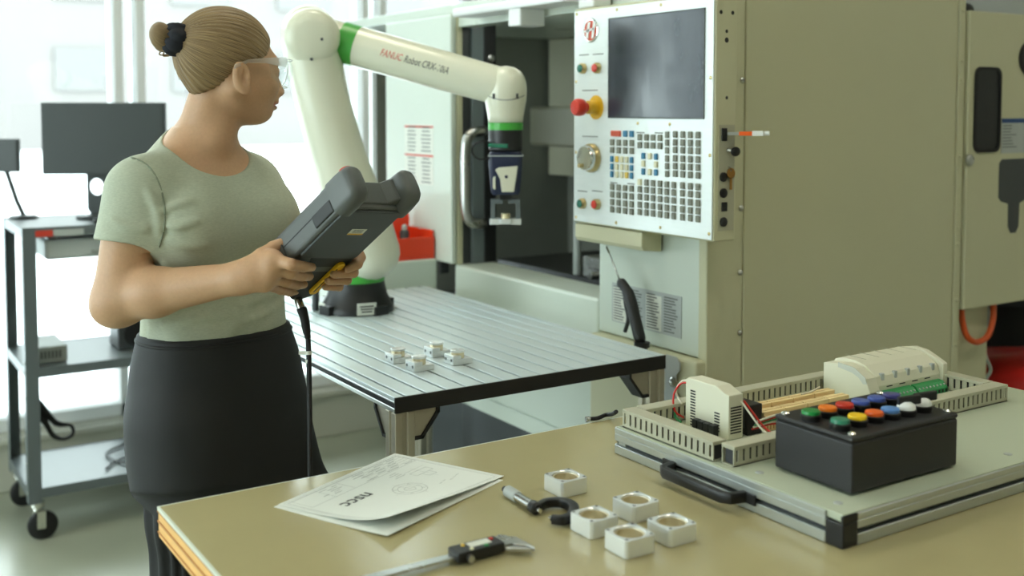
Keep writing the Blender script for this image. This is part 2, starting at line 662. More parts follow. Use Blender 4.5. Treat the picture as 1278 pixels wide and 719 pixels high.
# grey latch plate on the lower panel by the table end
g0 = P(838, 452, X=XF - 0.03)
lt = MB()
pl = [(0.0, 0.0), (0.035, 0.0), (0.048, 0.012), (0.048, 0.03), (0.036, 0.042), (0.036, 0.085), (0.085, 0.13), (0.085, 0.30), (-0.07, 0.30), (-0.07, 0.13), (-0.004, 0.085), (-0.004, 0.042), (-0.016, 0.03), (-0.016, 0.012)]
lt.prism([(g0[1] + 0.015 - a, 0.905 - b) for a, b in pl], lambda a, b, h: (XF - 0.030 - h, a, b), 0.0, 0.004)
lto = lt.build('latch_plate', 'label_grey', mc, bevel=0.001)
MB().lathe((XF - 0.034, g0[1] - 0.012, 0.845), (-1, 0, 0), [(0.012, 0), (0.012, 0.004), (0.006, 0.009), (0.001, 0.01)], 14).build('latch_screw', 'steel', lto, smooth=40)

# enclosure behind the opening
en = MB()
en.box((2.78, 2.20, 0.60), (2.82, 3.9, 1.80))
en.build('enclosure_back', 'machine_grey', mc)
en = MB()
en.box((1.86, 3.86, 0.60), (2.80, 3.90, 1.80))
en.build('enclosure_side', 'machine_grey', mc)
en = MB()
en.box((XF + 0.005, 2.22, 1.778), (2.82, 3.9, 1.81))
en.build('roof', 'machine_offwhite', mc, bevel=0.003)
en = MB()
en.box((XF + 0.13, 2.24, 0.70), (2.80, 3.9, 0.74))
en.build('chip_floor', 'machine_darkgrey', mc)
en = MB()
en.box((1.99, YJ + 0.002, 0.02), (2.80, 3.9, 0.70))
en.build('rear_base', 'machine_darkgrey', mc)
en = MB()
en.box((XF + 0.031, 2.205, 0.60), (2.80, 2.237, 1.80))
en.build('enclosure_partition', 'machine_grey', mc)
# header and jamb strips of the opening
MB().box((XF + 0.004, 2.239, 1.735), (XF + 0.06, YJ, 1.777)).build('opening_header', 'machine_offwhite', mc, bevel=0.003)
for x0, x1, y0, m_ in ((XF, XF + 0.020, YJ, 'machine_putty'), (XF + 0.0205, XF + 0.055, YJ + 0.012, 'machine_darkgrey'),
                       (XF + 0.0555, XF + 0.098, YJ + 0.0, 'cart_shelf'), (XF + 0.0985, XF + 0.142, YJ - 0.004, 'machine_black')):
    MB().box((x0, y0, 0.989), (x1, YJ + 0.06, 1.777)).build('jamb_strip', m_, mc, bevel=0.002)
pk = P(611, 73, Y=YJ - 0.004)
MB().lathe((XF + 0.12, YJ - 0.004, float(pk[2])), (0, -1, 0), [(0.012, 0), (0.012, 0.006), (0.004, 0.009)], 12).build('jamb_bolt', 'steel', mc, smooth=40)
# sliding door, pushed open to the far end
dr = MB()
dr.box((XF - 0.022, YJ + 0.001, 0.992), (XF - 0.002, YE, 1.775))
door = dr.build('door', 'machine_offwhite', mc, bevel=0.005)
h_hi, h_lo = P(590, 163, Y=YJ)[2], P(590, 279, Y=YJ)[2]
hx, hy = 1.715, YJ - 0.045
hp = bez([(1.80, YJ - 0.002, h_hi), (1.775, hy + 0.012, h_hi - 0.002), (hx + 0.02, hy, h_hi - 0.008), (hx, hy, h_hi - 0.045), (hx - 0.002, hy, (h_hi + h_lo) / 2),
          (hx, hy, h_lo + 0.045), (hx + 0.02, hy, h_lo + 0.008), (1.775, hy + 0.012, h_lo + 0.002), (1.80, YJ - 0.002, h_lo)], 48)
MB().tube(hp, 0.016, 14).build('handle', 'steel', door, smooth=True)
# safety sheet on the door: two columns of small print
s0, s1 = P(505, 155, X=XF - 0.0225), P(541, 232, X=XF - 0.0225)
lab = MB().box((XF - 0.0226, s1[1], s1[2]), (XF - 0.0222, s0[1], s0[2])).build('instruction_sheet', 'label_paper', door)
pr_ = MB()
for cx in (0.25, 0.75):
    for k in range(15):
        if k == 7:
            continue
        zc = s0[2] - (s0[2] - s1[2]) * (k + 0.7) / 15.4
        w = 0.17 * (0.7 + 0.3 * random.random())
        yc = s0[1] + (s1[1] - s0[1]) * cx
        pr_.box((XF - 0.0229, yc - w * 0.5 * (s0[1] - s1[1]) * 2, zc - 0.0022), (XF - 0.0226, yc + w * 0.5 * (s0[1] - s1[1]) * 2, zc + 0.0022))
pr_.build('small_print', 'print_grey', lab, kind='stuff')
for k in (0.02, 0.5):
    zc = s0[2] - (s0[2] - s1[2]) * k
    MB().box((XF - 0.0229, s1[1], zc - 0.006), (XF - 0.0226, s0[1], zc)).build('red_heading', 'print_red', lab)
# shelf bracket at the far end of the front, the red tool caddy stands on it
SHZ = 1.0
sh = MB()
sh.box((1.35, 3.06, 0.78), (XF - 0.024, 3.40, SHZ))
shelf = sh.build('end_shelf', 'machine_offwhite', mc, bevel=0.006)
q_ = P(553, 333, Y=3.06)
MB().box((q_[0] - 0.016, 3.048, q_[2] - 0.02), (q_[0] + 0.016, 3.06, q_[2] + 0.02)).build('socket', 'machine_black', shelf, bevel=0.003)

# work lamp under the enclosure roof, sheet cover of the column
wl_ = MB().box((1.80, 2.45, 1.752), (1.86, 2.90, 1.770)).build('work_lamp', 'machine_grey', mc, bevel=0.003)
MB().box((1.805, 2.46, 1.7495), (1.855, 2.89, 1.7518)).build('lamp_lens', 'work_lamp', wl_)
cvp = MB().box((2.66, 2.26, 1.20), (2.70, 3.84, 1.775)).build('column_cover', 'casting_grey', mc, bevel=0.004)
# spindle head, tool holder and work table inside
hd = MB()
hd.box((2.24, 2.35, 1.345), (2.655, 3.36, 1.49))
hd.box((2.30, 2.35, 1.49), (2.655, 3.12, 1.74))
hd.build('spindle_head', 'casting_grey', mc, bevel=0.012)
MB().lathe((2.36, 3.14, 1.344), (0, 0, -1), [(0.05, 0), (0.05, 0.03), (0.042, 0.035), (0.042, 0.06), (0.028, 0.085), (0.02, 0.09)], 24).build('spindle_nose', 'machine_darkgrey', mc, smooth=40)
MB().lathe((2.36, 2.86, 1.344), (0, 0, -1), [(0.02, 0), (0.02, 0.02), (0.012, 0.03), (0.012, 0.05)], 16).build('coolant_nozzle', 'machine_darkgrey', mc, smooth=40)
wt = MB()
wt.box((2.02, 2.30, 0.905), (2.45, 3.23, 0.955))
wt.build('work_table', 'machine_black', mc, bevel=0.003)
wt = MB()
wt.box((2.03, 2.30, 0.74), (2.44, 3.20, 0.904))
wt.build('table_saddle', 'casting_grey', mc, bevel=0.004)
vi = MB()
vi.box((2.03, 2.55, 0.956), (2.28, 2.74, 0.986))
vi.box((2.03, 2.55, 0.986), (2.09, 2.74, 1.02))
vi.box((2.20, 2.55, 0.986), (2.28, 2.74, 1.02))
vi.cyl((2.03, 2.645, 0.972), (1.985, 2.645, 0.972), 0.012)
vi.build('vise', 'steel', mc, bevel=0.003)
MB().cyl((1.92, 2.62, 0.986), (1.92, 2.62, 1.20), 0.012, n=12).build('coolant_pipe', 'label_grey', mc, smooth=40)

# white tray on the front edge of the roof, with what lies on it
wt_ = thing('wall_tray', (1.66, 2.55, 1.74), 'white metal ledge fixed across the top of the machine opening', 'ledge')
wt_b = MB()
wt_b.box((1.615, 2.26, 1.752), (1.708, 2.835, 1.776))
wt_b.build('ledge_plate', 'white_plastic', wt_, bevel=0.006)
b0 = P(646, 25, X=1.63)
MB().box((1.618, b0[1] - 0.03, 1.705), (1.70, b0[1] + 0.03, 1.7515)).build('bracket', 'white_plastic', wt_, bevel=0.004)
bw = P(626, 10, X=1.69)
bowl = thing('bowl', (1.73, bw[1], 1.811), 'white plastic bowl on the roof of the milling machine', 'bowl')
MB().lathe((1.80, bw[1], 1.8115), (0, 0, 1), [(0.055, 0), (0.075, 0.004), (0.10, 0.02), (0.115, 0.055), (0.118, 0.075), (0.112, 0.075), (0.1, 0.03), (0.06, 0.012), (0.001, 0.011)], 32).build('bowl_body', 'white_plastic', bowl, smooth=50)
MB().lathe((1.80, bw[1], 1.8835), (0, 0, 1), [(0.118, 0), (0.122, 0.002), (0.122, 0.006), (0.116, 0.006), (0.113, 0.001)], 32, cap=False).build('rim', 'white_plastic', bowl, smooth=50)
ob = P(667, 7, X=1.66)
spn = thing('glue_bottle', (1.66, ob[1], 1.7765), 'small orange bottle with a white cap lying on the ledge', 'bottle')
oz = 1.7765 + 0.017
MB().lathe((1.66, ob[1] + 0.045, oz), (0, -1, 0), [(0.002, 0), (0.015, 0.002), (0.017, 0.006), (0.017, 0.06), (0.011, 0.07), (0.009, 0.074)], 16).build('bottle_body', 'orange_plastic', spn, smooth=40)
MB().lathe((1.66, ob[1] - 0.03, oz), (0, -1, 0), [(0.012, 0), (0.012, 0.022), (0.005, 0.03), (0.002, 0.04)], 16).build('cap', 'white_plastic', spn, smooth=40)

# instruction stickers on the front panel
s0, s1 = P(764, 357, X=XF - 0.0005), P(850, 423, X=XF - 0.0005)
st = MB().box((XF - 0.0006, s1[1], s1[2] - 0.0), (XF + 0.0009, s0[1], s0[2] + 0.01)).build('instruction_plate', 'label_grey', mc)
W_, H_ = s0[1] - s1[1], s0[2] + 0.01 - s1[2]
for k in range(4):
    pr_ = MB()
    for j in range(13):
        zc = s0[2] + 0.01 - H_ * (j + 1.3) / 14.6
        w = W_ * 0.19 * (0.55 + 0.45 * random.random())
        ya = s0[1] - W_ * (0.03 + 0.245 * k)
        pr_.box((XF - 0.0010, ya - w, zc - 0.0018), (XF - 0.0006, ya, zc + 0.0018))
    pr_.build('small_print', 'print_grey', st, kind='stuff')
    if k in (0, 2):
        MB().box((XF - 0.0009, s0[1] - W_ * (0.02 + 0.245 * k) - W_ * 0.22, s1[2] + 0.004), (XF - 0.0006, s0[1] - W_ * (0.02 + 0.245 * k), s0[2])).build('text_column', 'label_paper', st)

# electrical cabinet on the rear of the machine: hinge strip, door with windows
hs = MB()
hs.box((XR + 0.002, YS - 0.004, 0.45), (XR + 0.028, YS + 0.03, 2.35))
hst = hs.build('hinge_strip', 'machine_putty', mc, bevel=0.002)
for v in (12, 75, 100, 195, 285, 305, 375, 430):
    zz = P(1189, v, Y=YS)[2]
    MB().lathe((XR + 0.014, YS - 0.004, zz), (0, -1, 0), [(0.006, 0), (0.006, 0.002), (0.003, 0.005), (0.0005, 0.0055)], 10).build('hinge_screw', 'machine_putty', hst, smooth=40)
cab = MB()
cab.box((XR + 0.034, YS + 0.022, 0.93), (3.45, 2.6, 1.745))
cab.build('cabinet_body', 'machine_putty', mc, bevel=0.004)


def on_side(a, b, h):
    return (a, YS - 0.012 - h, b)


# the door is a plate with three openings: build it as strips around them
w1a, w1b = P(1218, 86, Y=YS - 0.012), P(1245, 187, Y=YS - 0.012)
kx0, kx1 = P(1247, 200, Y=YS - 0.012)[0], P(1280, 200, Y=YS - 0.012)[0] + 0.01
cd = MB()
cd.box((XR + 0.036, YS - 0.012, 0.929), (3.45, YS + 0.02, 1.746))
cdo = cd.build('cabinet_door', 'machine_putty', mc, bevel=0.004)
cxw, czw = (w1a[0] + w1b[0]) / 2, (w1a[2] + w1b[2]) / 2
ww, hw = w1b[0] - w1a[0], w1a[2] - w1b[2]
wd = MB().prism(rrect(ww, hw, 0.02, cx=cxw, cy=czw), on_side, 0.0, 0.0015).build('door_window', 'machine_black', cdo)
MB().ring_prism(rrect(ww + 0.012, hw + 0.012, 0.024, cx=cxw, cy=czw), rrect(ww - 0.006, hw - 0.006, 0.018, cx=cxw, cy=czw), on_side, 0.0, 0.005).build('window_gasket', 'black_rubber', cdo)
c2 = P(1284, 73, Y=YS - 0.012)
MB().prism(circle(0.045, 28, c2[0], c2[2]), on_side, 0.0, 0.0015).build('round_window', 'machine_black', cdo)
MB().ring_prism(circle(0.049, 28, c2[0], c2[2]), circle(0.042, 28, c2[0], c2[2]), on_side, 0.0, 0.005).build('window_gasket', 'black_rubber', cdo)
z_t, z_m, z_b = P(1260, 198, Y=YS)[2], P(1260, 250, Y=YS)[2], P(1260, 290, Y=YS)[2]
kxm = (kx0 + kx1) / 2 + 0.005
hh = [(kx0, z_t - 0.012), (kx0 + 0.012, z_t), (kx1 - 0.012, z_t), (kx1, z_t - 0.012), (kx1, z_m + 0.012), (kx1 - 0.012, z_m), (kxm + 0.027, z_m - 0.008), (kxm + 0.025, z_b + 0.018),
      (kxm + 0.012, z_b), (kxm - 0.012, z_b), (kxm - 0.025, z_b + 0.018), (kxm - 0.027, z_m - 0.008), (kx0 + 0.012, z_m), (kx0, z_m + 0.012)]
MB().prism(hh, on_side, 0.0, 0.0012).build('breaker_window', 'machine_darkgrey', cdo)
l0, l1 = P(1250, 148, Y=YS - 0.012), P(1290, 190, Y=YS - 0.012)
rp = MB().box((l0[0], YS - 0.0135, l1[2]), (l1[0], YS - 0.012, l0[2])).build('rating_plate', 'label_grey', cdo)
MB().box((l0[0], YS - 0.0142, l0[2] - 0.012), (l1[0], YS - 0.0135, l0[2])).build('plate_heading', 'label_blue', rp)
pr_ = MB()
for j in range(8):
    zc = l0[2] - 0.02 - 0.0085 * j
    pr_.box((l0[0] + 0.006, YS - 0.0142, zc - 0.0015), (l0[0] + 0.006 + 0.07 * (0.5 + 0.5 * random.random()), YS - 0.0135, zc + 0.0015))
pr_.build('small_print', 'print_grey', rp, kind='stuff')
kl = P(1209, 200, Y=YS - 0.012)
MB().lathe((kl[0], YS - 0.012, kl[2]), (0, -1, 0), [(0.016, 0), (0.016, 0.005), (0.012, 0.009), (0.001, 0.01)], 18).build('lock', 'steel', cdo, smooth=40)
lg = MB()
lg.box((XR + 0.05, YS + 0.03, 0.02), (XR + 0.21, YS + 0.09, 0.93))
lg.build('cabinet_support', 'machine_putty', mc, bevel=0.003)
# orange cable loop hanging below the cabinet
cb = [P(1200, 378, Y=YS + 0.02), P(1201, 400, Y=YS + 0.01), P(1207, 420, Y=YS), P(1219, 427, Y=YS), P(1232, 420, Y=YS), P(1239, 400, Y=YS + 0.01), P(1240, 376, Y=YS + 0.02)]
MB().tube(bez(cb, 40), 0.0085, 8).build('orange_cable', 'wire_orange', mc, smooth=True)
cb = [P(1231, 378, Y=YS + 0.05), P(1234, 400, Y=YS + 0.05), P(1226, 425, Y=YS + 0.05), P(1230, 445, Y=YS + 0.05), P(1236, 462, Y=YS + 0.05), P(1228, 480, Y=YS + 0.06), P(1226, 520, Y=YS + 0.07)]
MB().tube(bez(cb, 40), 0.005, 8).build('grey_cable', 'label_grey', mc, smooth=True)

# what lies behind the cabinet: red sack, dark covered drum, black hose on top
rb = thing('sack', (3.35, 1.98, 0), 'red plastic sack on a low stand behind the electrical cabinet', 'sack')
sk = MB()
zt = P(1250, 432, X=3.3)[2]
prof = []
for k in range(15):
    t = k / 14
    r = 0.26 * (1 - 0.25 * t ** 4) * (1 + 0.03 * math.sin(9 * t)) + (0.02 if k == 0 else 0)
    prof.append((r if k < 14 else 0.03, t * 0.58))
sk.lathe((3.36, 2.05, zt - 0.58), (0, 0, 1), prof, 26)
for i in range(len(sk.v)):
    x, y, z = sk.v[i]
    a = math.atan2(y - 2.05, x - 3.36)
    w = 1 + 0.05 * math.sin(5 * a + 9 * z) + 0.03 * math.sin(11 * a - 13 * z)
    sk.v[i] = (3.36 + (x - 3.36) * w, 2.05 + (y - 2.05) * w, z)
sk.build('sack_body', 'bag_red', rb, smooth=True)
MB().box((3.06, 1.78, 0), (3.66, 2.34, zt - 0.575)).build('stand', 'machine_darkgrey', rb, bevel=0.01)
wp = thing('drum', (4.15, 2.62, 0), 'black drum standing on the floor behind the red sack', 'drum')
MB().lathe((4.15, 2.62, 0), (0, 0, 1), [(0.30, 0), (0.31, 0.03), (0.31, 0.3), (0.325, 0.32), (0.31, 0.34), (0.31, 0.7), (0.325, 0.72), (0.31, 0.74), (0.3, 1.05), (0.26, 1.1), (0.02, 1.12)], 30).build('drum_body', 'dark_cloth', wp, smooth=40)
hs_ = thing('hose', (2.9, 2.1, 1.745), 'black rubber hose lying on top of the electrical cabinet', 'hose')
zb_ = 1.748 + 0.02
pts = bez([(2.66, 1.90, zb_), (2.75, 1.95, zb_), (2.86, 1.98, zb_), (2.93, 2.06, zb_), (2.97, 2.2, zb_), (3.05, 2.35, zb_), (3.2, 2.4, zb_)], 40)
MB().tube(pts, 0.02, 12).build('hose_body', 'black_rubber', hs_, smooth=True)
MB().cyl(pts[-1], pts[-1] + np.array([0.05, 0.015, 0.0]), 0.0205, n=14).build('coupling', 'steel', hs_, smooth=40)

# ------------------------------------------------------------------ operator control panel
XP = 1.64
pc = thing('control_panel', (XP, 2.0, 1.195), 'grey machine control panel with screen, keypad, dials and red stop button', 'control panel')
yL, yR, zB, zT = 2.254, 1.745, 1.195, 1.726
MB().box((XP + 0.004, yR - 0.002, zB - 0.004), (XF - 0.002, yL + 0.002, zT + 0.006)).build('housing', 'machine_putty', pc, bevel=0.004)
MB().box((XP, yR + 0.001, zB), (XP + 0.0038, yL - 0.001, zT)).build('faceplate', 'brushed_panel', pc, bevel=0.001)
a_, b_ = P(761, 24.5, X=XP), P(878, 147, X=XP)
MB().box((XP - 0.0015, b_[1], b_[2]), (XP - 0.0002, a_[1], a_[2])).build('screen', 'screen_dark', pc)
so = MB()
zc0, zc1, yc0, yc1 = b_[2], a_[2], b_[1], a_[1]
for y0, y1, z0, z1 in ((yc0 - .003, yc1 + .003, zc1, zc1 + .003), (yc0 - .003, yc1 + .003, zc0 - .003, zc0), (yc0 - .003, yc0, zc0, zc1), (yc1, yc1 + .003, zc0, zc1)):
    so.box((XP - 0.0022, y0, z0), (XP - 0.0002, y1, z1))
so.build('screen_bezel', 'machine_darkgrey', pc)
# mount block above and tray below
MB().box((XP + 0.008, 2.185, zT + 0.007), (XF - 0.004, 2.25, zT + 0.16)).build('mount_arm', 'white_plastic', pc, bevel=0.006)
ty0, ty1 = P(800, 295, X=XP)[1], yL - 0.004
tr_ = MB()
prof = [(XP + 0.002, zB - 0.006), (XP + 0.002, zB - 0.040), (XP + 0.008, zB - 0.050), (XF - 0.006, zB - 0.056), (XF - 0.006, zB - 0.006)]
tr_.prism(prof, lambda a, b, h: (a, h, b), ty0, ty1)
tr_.build('lower_tray', 'machine_putty', pc, bevel=0.003)


def kc(cx, cy):
    return 755 + cx / 5.531, 155 + cy / 5.531


key_meshes = {}


def key(cy, cz, w, h, m_):
    k = (round(w, 4), round(h, 4), m_)
    if k not in key_meshes:
        mb = MB()
        a, b = w / 2, h / 2
        mb.hexa([(0, a, -b), (0, -a, -b), (0, -a, b), (0, a, b), (-0.004, a * .82, -b * .82), (-0.004, -a * .82, -b * .82), (-0.004, -a * .82, b * .82), (-0.004, a * .82, b * .82)])
        o = mb.build('key', m_, None, bevel=0.0008, segs=1, org=(0, 0, 0))
        key_meshes[k] = o
    else:
        o = key_meshes[k].copy()
        col.objects.link(o)
    o.parent = pc
    o.location = [float(c) for c in np.array([XP - 0.0002, cy, cz]) - ORG[pc]]


def key_block(cols, rows, cref, m_=None, w=0.0155, h=0.0158, colours=None):
    for j, r in enumerate(rows):
        uz, vz = kc(cref, r)
        z = P(uz, vz, X=XP)[2]
        for i, c in enumerate(cols):
            u, v = kc(c, r)
            y = P(u, v, X=XP)[1]
            mm = colours[j][i] if colours else m_
            if mm:
                key(y, z, w, h, mm)


B_, C_, Y_, G_ = 'key_blue', 'key_cream', 'key_yellow', 'key_grey'
key_block([77], [65], 77, 'key_red', w=0.040, h=0.0155)
key_block([143, 187], [66], 143, B_)
key_block([53, 98, 143, 188], [125, 178], 53, G_)
key_block([51, 85, 120, 153, 187], [240, 293, 345], 51, w=0.0115, colours=[[B_, Y_, C_, C_, B_], [B_, C_, C_, C_, B_], [B_, C_, C_, Y_, B_]])
key_block([53, 97, 142, 187], [433, 485, 538, 588], 53, G_)
key_block([243, 290, 335, 383], [93, 148], 335, G_)
key_block([268, 312, 355], [222, 276, 331], 312, w=0.0125, h=0.0155, colours=[[B_, C_, B_], [C_, None, C_], [B_, C_, B_]])
key_block([432], [73, 128, 182, 238, 290, 343], 432, G_, w=0.0125)
key_block([488, 540, 592, 645], [75, 132, 185, 245, 300, 354], 645, G_, w=0.0145)
key_block([243, 290, 335, 383, 430, 478], [400, 450, 502, 556, 606], 243, G_, w=0.0145, colours=[[C_] + [G_] * 5] + [[G_] * 6] * 4)
key_block([538, 592, 645], [424, 477, 534, 589, 642], 538, G_, w=0.0145)


def small_print(u0, u1, v, n=1, th=0.0012):
    a, b = P(u0, v, X=XP), P(u1, v, X=XP)
    MB().box((XP - 0.0004, b[1], a[2] - th), (XP - 0.0001, a[1], a[2] + th)).build('small_print', 'print_grey', pc)


for u0, u1, v in ((723, 735, 69), (740, 753, 68), (727, 746, 113), (727, 746, 170), (721, 733, 238), (739, 752, 238)):
    small_print(u0, u1, v)
for u0, u1, cx, cy in ((218, 275, 0, 58), (345, 400, 0, 60), (38, 85, 0, 402), (155, 205, 0, 410)):
    (a, b), (c, d) = kc(u0, cy), kc(u1, cy)
    small_print(a, c, b, th=0.0014)


def knob(u, v, prof, m_, name='push_button', n=20, parent=None):
    q = P(u, v, X=XP)
    return MB().lathe((XP - 0.0002, q[1], q[2]), (-1, 0, 0), prof, n).build(name, m_, parent or pc, smooth=40)


for u, v, m_ in ((728.5, 85.5, 'button_green'), (746.5, 85, 'button_red'), (728, 254, 'button_green'), (746, 255, 'button_red')):
    r_ = knob(u, v, [(0.0135, 0), (0.0135, 0.008), (0.0115, 0.011), (0.0105, 0.011)], 'gold_ring')
    knob(u, v, [(0.0102, 0.009), (0.0102, 0.0135), (0.009, 0.0145), (0.0005, 0.0148)], m_, 'button_cap', parent=r_)
# emergency stop: yellow disc, yellow collar, red mushroom
eu, ev = 744, 134
e_ = knob(eu, ev, [(0.030, 0), (0.030, 0.0012), (0.001, 0.0013)], 'estop_yellow', 'stop_disc', 28)
knob(eu, ev, [(0.0165, 0.0012), (0.0165, 0.026), (0.013, 0.030)], 'estop_yellow', 'stop_collar', 24, e_)
knob(eu, ev, [(0.012, 0.028), (0.013, 0.036), (0.020, 0.042), (0.0215, 0.050), (0.021, 0.060), (0.017, 0.066), (0.001, 0.068)], 'button_red', 'stop_button', 28, e_)
# jog wheel
jw = knob(739, 197, [(0.036, 0), (0.036, 0.008), (0.033, 0.012), (0.031, 0.012)], 'gold_ring', 'jog_wheel', 36)
knob(739, 197, [(0.031, 0.010), (0.031, 0.022), (0.029, 0.026), (0.001, 0.0265)], 'chrome', 'wheel_face', 36, jw)
q_ = P(739, 197, X=XP)
MB().cyl((XP - 0.026, q_[1] + 0.012, q_[2] - 0.019), (XP - 0.033, q_[1] + 0.012, q_[2] - 0.019), 0.0055, n=14).build('wheel_finger_knob', 'gold_ring', jw, smooth=40)
# round emblem: ring, red field, white slanted H
eb = knob(738, 38, [(0.030, 0), (0.030, 0.002), (0.028, 0.003), (0.0255, 0.003), (0.0255, 0.0022), (0.001, 0.0022)], 'chrome', 'emblem', 36)
q_ = P(738, 38, X=XP)
MB().lathe((XP - 0.0024, q_[1], q_[2]), (-1, 0, 0), [(0.0255, 0), (0.0255, 0.0004), (0.001, 0.0005)], 36).build('emblem_field', 'key_red', eb)
lt_ = MB()


def em(a, b, h):
    return (XP - 0.0029 - h, q_[1] - a, q_[2] + b)


for pl in ([(-.019, -.020), (-.009, -.020), (0.001, .021), (-.009, .021)], [(.005, -.020), (.013, -.020), (.023, .021), (.013, .021)],
           [(-.032, -.006), (.016, .001), (.017, .006), (-.030, .000)]):
    lt_.prism(pl, em, 0, 0.0012)
lt_.build('emblem_letter', 'logo_white', eb)
for u, v in ((720, 18), (770, 12), (825, 6), (719, 102), (887, 97), (796, 154), (836, 155), (719, 190), (769, 278), (824, 284), (885, 292), (719, 271), (886, 194)):
    q2 = P(u, v, X=XP)
    MB().lathe((XP, q2[1], q2[2]), (-1, 0, 0), [(0.004, 0), (0.004, 0.001), (0.002, 0.0022), (0.0003, 0.0024)], 10).build('screw', 'gold_ring', pc, smooth=40)
# connector strip let into the housing's side: ports, keys, holes
YP = yR - 0.002
s0, s1 = P(897, 156, Y=YP), P(915, 287, Y=YP)
strip = MB().box((s0[0], YP - 0.0012, s1[2]), (s1[0], YP + 0.0005, s0[2])).build('port_strip', 'casting_grey', pc)


def port(u, v, r, m_='black_plastic', name='port_cap', prof=None):
    q = P(u, v, Y=YP)
    return MB().lathe((q[0], YP - 0.0012, q[2]), (0, -1, 0), prof or [(r, 0), (r, 0.003), (r * .85, 0.004), (0.0005, 0.0042)], 18).build(name, m_, strip, smooth=40)


for v in (221, 241, 277):
    port(902, v, 0.0105)
q = P(903, 258, Y=YP)
MB().box((q[0] - 0.008, YP - 0.004, q[2] - 0.010), (q[0] + 0.008, YP - 0.0012, q[2] + 0.010)).build('data_port', 'black_plastic', strip, bevel=0.001)
q = P(902, 168, Y=YP)
MB().box((q[0] - 0.006, YP - 0.004, q[2] - 0.014), (q[0] + 0.010, YP - 0.0012, q[2] + 0.014)).build('data_port', 'black_plastic', strip, bevel=0.001)
for u, v, r in ((900, 15, .0045), (914.5, 16, .0045), (907, 39, .004), (907, 50, .0058), (907, 122, .004)):
    qq = P(u, v, Y=YP)
    MB().lathe((qq[0], YP + 0.0004, qq[2]), (0, -1, 0), [(r, 0), (r, 0.0006), (0.0005, 0.0007)], 14).build('housing_hole', 'machine_black', pc)
# memory stick with orange body, plugged in
q = P(906, 168, Y=YP)
us = thing('memory_stick', (q[0], YP, q[2]), 'orange memory stick with a clear cap plugged into the control panel side', 'memory stick')
ax = np.array([0.62, -0.78, 0.015])
ax /= np.linalg.norm(ax)
ex, ey, ez = frame_from(ax)
p0 = np.array([q[0] + 0.002, YP - 0.0045, q[2] + 0.002])
MB().obox(p0 + ax * 0.012, ex, ey, ax, 0.008, 0.003, 0.012).build('plug', 'steel', us)
MB().obox(p0 + ax * 0.038, ex, ey, ax, 0.0075, 0.0045, 0.014).build('stick_body', 'orange_plastic', us, bevel=0.001)
MB().obox(p0 + ax * 0.064, ex, ey, ax, 0.0085, 0.0055, 0.012).build('clear_cap', 'logo_white', us, bevel=0.001)
MB().cyl(p0 + ax * 0.076, p0 + ax * 0.088, 0.005, n=12).build('loop_end', 'logo_white', us, smooth=40)
q = P(909, 189, Y=YP)
kf = thing('key_fob', (q[0], YP, q[2]), 'black oval plastic key in the control panel side', 'key')
MB().sphere((q[0] + 0.004, YP - 0.018, q[2]), (0.0135, 0.006, 0.0105)).build('key_head', 'black_plastic', kf, smooth=True)
MB().cyl((q[0] - 0.004, YP - 0.0012, q[2] + 0.004), (q[0], YP - 0.016, q[2]), 0.004, n=10).build('key_shaft', 'steel', kf, smooth=40)
q = P(909.5, 216, Y=YP)
bk = thing('brass_key', (q[0], YP, q[2]), 'brass key hanging from the control panel side', 'key')
MB().ring_prism(circle(0.0115, 20, q[0], q[2]), circle(0.0028, 20, q[0], q[2] + 0.006), lambda a, b, h: (a, YP - 0.006 - h, b), 0, 0.002).build('key_head', 'brass_key', bk)
MB().box((q[0] - 0.003, YP - 0.008, q[2] - 0.036), (q[0] + 0.003, YP - 0.006, q[2] - 0.010)).build('key_blade', 'brass_key', bk)
MB().tube([np.array([q[0] - 0.004, YP - 0.0012, q[2] + 0.014]), np.array([q[0] - 0.001, YP - 0.006, q[2] + 0.013]), np.array([q[0], YP - 0.007, q[2] + 0.007])], 0.0009, 6).build('key_ring', 'steel', bk)

# ------------------------------------------------------------------ air gun hanging below the tray
AX_ = XP + 0.012
ag = thing('air_gun', (AX_, 2.05, 0.94), 'black compressed air gun with a trigger hanging in front of the machine', 'air gun')
pA, pB = P(776, 352, X=AX_), P(801, 428, X=AX_)
pts = bez([P(773, 350, X=AX_), P(782, 362, X=AX_), P(788, 378, X=AX_), P(793, 400, X=AX_), P(800, 428, X=AX_)], 20)
MB().tube(pts, [0.007] + [0.0125] * 5 + [0.0145] * (len(pts) - 7) + [0.011], 12).build('gun_body', 'black_plastic', ag, smooth=True)
pts = bez([P(779, 362, X=AX_ - .004), P(781, 380, X=AX_ - .004), P(784, 398, X=AX_ - .004), P(780, 414, X=AX_ - .004)], 16)
MB().tube(pts, 0.005, 8).build('trigger', 'black_plastic', ag, smooth=True)
MB().tube([P(757, 308, X=AX_ + .01), P(766, 330, X=AX_ + .005), P(774, 352, X=AX_)], 0.0022, 8).build('nozzle_tube', 'steel', ag, smooth=True)
q = P(801, 430, X=AX_)
MB().cyl(q - np.array([0, 0, 0.006]), q + np.array([0, 0, 0.006]), 0.019, n=16).build('hose_nut', 'black_plastic', ag, smooth=40)
pts = bez([q, q + np.array([0.012, -0.002, -0.03]), q + np.array([0.016, 0.01, -0.12]), q + np.array([0.0, 0.02, -0.3])], 16)
MB().tube(pts, 0.007, 8).build('hose', 'black_rubber', ag, smooth=True)

